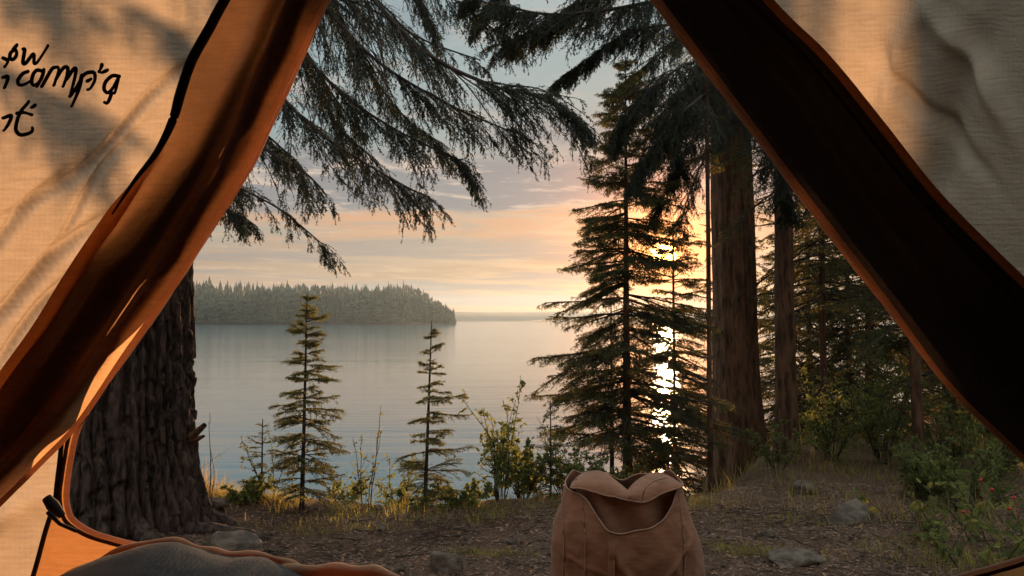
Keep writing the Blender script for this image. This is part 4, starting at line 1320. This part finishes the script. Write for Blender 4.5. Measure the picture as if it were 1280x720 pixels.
def build_tent():
    root = thing('tent', (0, TY, 0), 'canvas camping tent seen from inside through its open door', 'tent')
    def out(c):
        k, v = c
        if k == 'L': return (APEX[0] + (CL[0] - APEX[0]) * v, APEX[1] + (CL[1] - APEX[1]) * v)
        if k == 'R': return (APEX[0] + (CR[0] - APEX[0]) * v, APEX[1] + (CR[1] - APEX[1]) * v)
        return (v, .02)
    B = np.array([S(*c[0], TY)[[0, 2]] for c in CTRL]); Sm = np.array([S(*c[1], TY)[[0, 2]] for c in CTRL]); O = np.array([out(c[2]) for c in CTRL])
    per = 28
    Bc = crom(B, per, True); Sc = crom(Sm, per, True)
    Oc = []
    for i in range(len(O)):
        for t in np.arange(per) / per: Oc.append(O[i] * (1 - t) + O[(i + 1) % len(O)] * t)
    Oc = np.array(Oc)
    def ring(A, C, n):
        t = np.linspace(0, 1, n)[:, None, None]
        XZ = A[None] * (1 - t) + C[None] * t
        return np.stack([XZ[..., 0], wall_y(XZ[..., 0], XZ[..., 1]), XZ[..., 1]], -1)
    a = Acc(); a.grid(ring(Bc, Sc, 16), wrap_v=True); a.obj('door_surround', M_ORANGE, root, True)
    a = Acc(); V = ring(Sc, Oc, 300); a.grid(V, wrap_v=True); a.obj('front_wall', M_CANVAS, root, True)
    # dark seam tape between the two cloths
    sy = wall_y(Sc[:, 0], Sc[:, 1])
    a = Acc(); L = np.stack([Sc[:, 0], sy - .003, Sc[:, 1]], 1); L = np.vstack([L, L[:1]])
    a.tubes(L[None], np.full((1, len(L)), .0042), 6); a.obj('seam', M_WEB, root, True)
    # door zip rim: two cords
    by_ = wall_y(Bc[:, 0], Bc[:, 1])
    cen = Bc.mean(0)
    n = nrm(Bc - cen)
    a = Acc(); L = np.stack([Bc[:, 0], by_ - .004, Bc[:, 1]], 1); L = np.vstack([L, L[:1]]); a.tubes(L[None], np.full((1, len(L)), .0045), 7); a.obj('rim_piping', M_HEM, root, True)
    Bo = Bc + n * .012
    a = Acc(); L = np.stack([Bo[:, 0], wall_y(Bo[:, 0], Bo[:, 1]) - .003, Bo[:, 1]], 1); L = np.vstack([L, L[:1]]); a.tubes(L[None], np.full((1, len(L)), .0032), 7); a.obj('zip', M_CORD, root, True)
    # toggle at the lower corner
    a = Acc()
    a.tubes([[S(58, 622, 1.27), S(66, 632, 1.268), S(78, 645, 1.27)]], [[.007, .010, .006]], 8)
    a.tubes([[S(60, 640, 1.28), S(75, 655, 1.275), S(96, 664, 1.28)]], [[.004, .003, .003]], 6)
    a.obj('toggle', M_WEB, root, True)
    # roof, back and floor
    yb = -1.9
    def roof(C, nm):
        U, W = np.meshgrid(np.linspace(0, 1, 60), np.linspace(0, 1, 60), indexing='ij')
        X = APEX[0] + (C[0] - APEX[0]) * U; Z = APEX[1] + (C[1] - APEX[1]) * U - .10 * np.sin(U * PI) * np.sin(W * PI)
        Y = yb + (TY - yb) * W
        fw = wall_y(X, APEX[1] + (C[1] - APEX[1]) * U) - TY
        a = Acc(); a.grid(np.stack([X, Y + fw * (W ** 6), Z + .01 * fbm(X, Y, Z, 3, 3)* np.sin(W * PI)], -1)); a.obj(nm, M_ROOF, root, True)
    roof(CL, 'roof'); roof(CR, 'roof')
    a = Acc()
    a.add([(APEX[0], yb, APEX[1]), (CL[0], yb, CL[1]), (CR[0], yb, CR[1])], tris=[[0, 1, 2]]); a.obj('back_wall', M_ROOF, root)
    a = Acc()
    U, W = np.meshgrid(np.linspace(CL[0], CR[0], 40), np.linspace(yb, TY, 30), indexing='ij')
    a.grid(np.stack([U, W, .03 + .008 * fbm(U, W, 0, 3, 3)], -1)); a.obj('groundsheet', M_FLOORC, root, True)

    # left door flap, folded back
    inner = [(562, -343), (484, -170), (407, 0), (360, 100), (313, 200), (266, 280), (219, 355), (159, 440), (100, 527), (50, 580), (0, 630), (-60, 690), (-130, 760)]
    outer = [(540, -343), (372, -170), (280, 0), (240, 90), (201, 190), (155, 255), (112, 315), (62, 400), (8, 475), (-40, 545), (-90, 600), (-150, 670), (-210, 740)]
    def flap(inner, outer, nm, mat, prof, Y0, hem_mat, hem_r, n=70, per=12):
        I = crom(inner, per); O_ = crom(outer, per)
        m = len(I)
        V = np.zeros((m, n, 3))
        s_arr = np.linspace(0, 1, m)
        for j in range(n):
            u = j / (n - 1)
            for i in range(m):
                p = I[i] * (1 - u) + O_[i] * u
                V[i, j] = S(p[0], p[1], Y0 + prof(u, s_arr[i]))
        a = Acc(); a.grid(V); o = a.obj(nm, mat, root, True)
        e = V[:, 0] + np.array([0, -.002, 0])
        a = Acc(); a.tubes(e[None], np.full((1, m), hem_r), 8); h = a.obj('hem', hem_mat, root, True)
        h.parent = o; h.location = (0, 0, 0)
        return V, o

    def profL(u, s):
        # soft pleats: lit crests face the lake, troughs turn edge-on
        w_ = u + .25 * math.sin(s * 5.0)
        base_ = .030 * math.sin(w_ * 6.5 + .7) + .010 * math.sin(w_ * 15 + s * 6) + .05 * (u - .5) ** 2
        return base_ * .35 + .024 * math.exp(-((u - .36 - .04 * math.sin(s * 9)) / .12) ** 2) * -1 + .006 * float(fbm(np.array([u * 5]), np.array([s * 22]), 0, 3)[0])
    VL, fl = flap(inner, outer, 'door_flap', M_FLAP, profL, 1.215, M_HEM, .0042)
    fl['label'] = 'rust orange door flap folded back'
    # added sheet of dark cloth close behind the flap, shaped to shade its middle
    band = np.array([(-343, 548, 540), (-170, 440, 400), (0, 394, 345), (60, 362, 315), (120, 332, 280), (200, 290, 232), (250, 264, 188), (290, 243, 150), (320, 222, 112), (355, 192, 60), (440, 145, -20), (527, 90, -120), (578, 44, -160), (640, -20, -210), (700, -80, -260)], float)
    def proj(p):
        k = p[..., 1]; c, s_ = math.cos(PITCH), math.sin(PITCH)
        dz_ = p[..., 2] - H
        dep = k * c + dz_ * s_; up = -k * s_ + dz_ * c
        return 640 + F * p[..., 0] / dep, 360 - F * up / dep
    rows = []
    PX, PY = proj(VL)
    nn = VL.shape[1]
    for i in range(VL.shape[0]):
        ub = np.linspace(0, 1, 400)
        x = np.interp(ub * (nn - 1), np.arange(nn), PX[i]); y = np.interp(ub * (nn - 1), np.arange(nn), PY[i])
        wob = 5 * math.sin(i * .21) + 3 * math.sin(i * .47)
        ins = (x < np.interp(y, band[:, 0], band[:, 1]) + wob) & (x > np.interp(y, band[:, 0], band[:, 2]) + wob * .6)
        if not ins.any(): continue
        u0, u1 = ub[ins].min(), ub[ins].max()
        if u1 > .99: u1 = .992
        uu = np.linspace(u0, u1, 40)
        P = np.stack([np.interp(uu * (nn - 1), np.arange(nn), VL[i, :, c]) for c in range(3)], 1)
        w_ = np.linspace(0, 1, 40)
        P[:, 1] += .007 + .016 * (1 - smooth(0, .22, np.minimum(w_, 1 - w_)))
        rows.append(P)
    a = Acc(); a.grid(np.array(rows)); a.obj('flap_shade_sheet', M_DARKFLAP, root, True)
    # thinner brown sheet between it and the hem, added to dim that strip
    m2 = fabric_mat('brown_shade_sheet', (0.10, 0.065, 0.052), (0.40, 0.27, 0.20), .35, 900, .2)
    rows = []
    for i in range(VL.shape[0]):
        x = np.interp(np.linspace(0, 1, 200) * (nn - 1), np.arange(nn), PX[i]); y = np.interp(np.linspace(0, 1, 200) * (nn - 1), np.arange(nn), PY[i])
        ins = x > np.interp(y, band[:, 0], band[:, 1]) - 14 + 5 * math.sin(i * .21)
        if not ins.any(): continue
        um = np.linspace(0, 1, 200)[ins].max(); ua = .012 + .34 * float(smooth(380, 540, y[0]))
        if ua > um - .05: continue
        uu = np.linspace(ua, um, 20)
        P = np.stack([np.interp(uu * (nn - 1), np.arange(nn), VL[i, :, c]) for c in range(3)], 1)
        P[:, 1] += .0045
        rows.append(P)
    a = Acc(); a.grid(np.array(rows)); a.obj('hem_shade_sheet', m2, root, True)
    # black pole sleeve along its outer edge
    P = crom([S(x, y, 1.20) for (x, y) in [(378, -170), (283, -4), (262, 35), (240, 75), (226, 115), (216, 150), (196, 190), (168, 226), (140, 268)]], 8)
    k = len(P); a = Acc(); a.tubes(P[None], (np.concatenate([np.full(k - 30, 1.0), np.linspace(1, .15, 30)]) * .0078)[None], 8); a.obj('pole_sleeve', M_WEB, root, True)
    # brown bound edge of the canvas beside the flap
    P = crom([S(x, y, 1.235) for (x, y) in [(206, 185), (166, 238), (128, 291), (90, 348), (51, 411), (6, 474), (-44, 546)]], 8)
    a = Acc(); a.tubes(P[None], (.013 * np.minimum(1, .15 + np.arange(len(P)) / 14))[None], 8); a.obj('bound_edge', M_FLAP, root, True)

    # right door flap
    inner = [(566, -343), (690, -173), (822, 0), (882, 80), (942, 160), (1002, 240), (1102, 370), (1182, 478), (1275, 570), (1340, 632), (1400, 690), (1500, 800), (1580, 900)]
    outer = [(600, -343), (815, -173), (958, 0), (1030, 72), (1098, 155), (1165, 240), (1235, 312), (1310, 385), (1400, 480), (1480, 560), (1560, 640), (1640, 760), (1680, 880)]
    def profR(u, s):
        return .045 * math.sin(u * 3.1) - .02 + .012 * math.sin(u * 14 + s * 5) + .005 * float(fbm(np.array([u * 5]), np.array([s * 22 + 40]), 0, 3)[0])
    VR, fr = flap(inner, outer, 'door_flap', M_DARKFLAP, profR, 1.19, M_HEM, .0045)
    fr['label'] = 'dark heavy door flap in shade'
    P = VR[:, -1] + np.array([0, -.004, 0]); a = Acc(); a.tubes(P[None], np.full((1, len(P)), .0065), 8); a.obj('bound_edge', M_FLAP, root, True)
    P = VR[:, -12] + np.array([0, -.004, 0]); a = Acc(); a.tubes(P[None], np.full((1, len(P)), .0022), 6); a.obj('stitched_cord', M_CORD, root, True)

    # handwriting on the canvas
    Z0 = 40; sc_ = 160 / 823
    strokes = [
        [(88, 70), (62, 98)], [(78, 100), (48, 120), (42, 155), (62, 165), (82, 140), (82, 108), (66, 104)], [(2, 158), (30, 176), (12, 214)],
        [(128, 98), (136, 105), (124, 180), (142, 188), (192, 128), (196, 186), (214, 184), (250, 130), (282, 72)],
        [(0, 284), (28, 276), (24, 310), (8, 352)],
        [(160, 243), (122, 258), (92, 300), (100, 328), (130, 328), (170, 308)],
        [(246, 238), (214, 234), (190, 264), (182, 306), (194, 332), (222, 316), (246, 268)], [(258, 228), (244, 280), (216, 342)],
        [(246, 338), (300, 232), (330, 212), (348, 224), (318, 328)], [(330, 290), (375, 216), (404, 214), (396, 270), (374, 336)], [(394, 290), (440, 222), (458, 228), (436, 320), (418, 398)],
        [(418, 398), (470, 320), (496, 262)], [(500, 262), (470, 360), (430, 462)], [(492, 276), (530, 250), (578, 246), (584, 290), (556, 340), (534, 354)], [(535, 300), (560, 288)],
        [(630, 194), (612, 240)], [(664, 228), (626, 246)],
        [(738, 268), (694, 264), (652, 304), (640, 350), (664, 374), (700, 340), (732, 276), (722, 340), (708, 378)], [(690, 374), (672, 420), (655, 442), (642, 436)],
        [(0, 545), (48, 528), (30, 580), (0, 625)], [(165, 438), (118, 492), (88, 548), (72, 612), (96, 648), (140, 646), (176, 628), (180, 604)], [(88, 514), (130, 508), (180, 522)], [(206, 460), (178, 476)]]
    a = Acc(); rng = np.random.default_rng(3)
    for st in strokes:
        q = crom([(x, y) for x, y in st], 7)
        pts = []
        for (x, y) in q:
            p = S(x * sc_, Z0 + y * sc_, TY)
            pts.append([p[0], float(wall_y(p[0], p[2])) - .0022, p[2]])
        pts = np.array(pts); T = nrm(np.gradient(pts, axis=0)); n = np.cross(T, [0, 1, 0]); n = nrm(n)
        r = (.0023 + .0011 * np.abs(np.sin(np.linspace(.4, 2.9, len(pts)) + rng.uniform(0, 1))))[:, None]
        # flat inked ribbon with rounded section
        VV = np.stack([pts - n * r, pts - n * r * .6 + [0, -.0006, 0], pts + n * r * .6 + [0, -.0006, 0], pts + n * r, pts + [0, .0004, 0]], 1)
        a.grid(VV, wrap_v=True)
        for e in (0, -1):
            th = np.arange(10) * 2 * PI / 10
            c = pts[e]; ring_ = np.stack([c[0] + np.cos(th) * r[e], np.full(10, c[1] - .0007), c[2] + np.sin(th) * r[e]], 1)
            a.add(np.vstack([ring_, [c + [0, -.0009, 0]]]), tris=[[i, (i + 1) % 10, 10] for i in range(10)])
    a.obj('lettering', M_INK, root)


build_tent()


# ------------------------------------------------------------------ sleeping bag by the sill
def sleeping_bag():
    root = thing('sleeping_bag', (-.35, .98, .03), 'orange-edged dark sleeping bag heaped inside the door sill', 'sleeping bag')
    MS = fabric_mat('bag_orange', (0.85, 0.52, 0.31), (0.7, 0.35, 0.18), .35, 900, .12, .7, .3)
    ML = fabric_mat('bag_charcoal', (0.10, 0.095, 0.09), (0.1, 0.08, 0.06), .08, 900, .3, .6, .4)
    crest = [(-160, 800), (-60, 770), (20, 738), (70, 716), (115, 693), (180, 681), (225, 688), (262, 700), (310, 703), (345, 716), (375, 728), (410, 745), (450, 775), (500, 830), (540, 900)]
    C = crom([S(x, y + 9, 1.06) for x, y in crest], 8)
    m = len(C)
    nb = 40
    # profile from far floor over the crest to near floor
    V = np.zeros((m, nb, 3))
    for i in range(m):
        for j in range(nb):
            t = j / (nb - 1)
            a = t * PI
            y = C[i, 1] + .24 * math.cos(a) * (1 if t < .5 else 1.9) * (1.0)
            z = .035 + (C[i, 2] - .035) * math.sin(a) ** .45
            wv = .010 * float(fbm(np.array([C[i, 0] * 6]), np.array([t * 7]), 1, 3)[0])
            V[i, j] = (C[i, 0] + wv, min(y + wv, 1.235) , z + wv * .7 * math.sin(a))
    jm = 16
    a = Acc(); a.grid(V[:, :jm + 1]); a.obj('shell', MS, root, True)
    a = Acc(); W = V[:, jm:].copy(); 
    nz_ = fbm(W[..., 0] * 14, W[..., 2] * 14, W[..., 1] * 8, 4)
    W[..., 1] += .030 * nz_; W[..., 2] += .012 * nz_ * smooth(0, 4, np.arange(W.shape[1]))[None]; W[:, 0] = V[:, jm]
    a.grid(W); a.obj('lining', ML, root, True)
    # puffed baffle edge along the crest
    a = Acc()
    E = V[:, jm] + np.array([0, 0, .002])
    r = .0075 + .003 * np.sin(np.arange(m) * .5) * np.sin(np.arange(m) * .17)
    a.tubes(E[None], r[None], 10)
    E2 = crom([S(300, 722, 1.12), S(345, 718, 1.12), (S(400, 716, 1.12)), S(450, 717, 1.12), S(490, 726, 1.12), S(530, 760, 1.12)], 10)
    a.tubes(E2[None], (.012 + .002 * np.sin(np.arange(len(E2)) * .6))[None], 10); a.obj('baffle_edge', MS, root, True)


sleeping_bag()
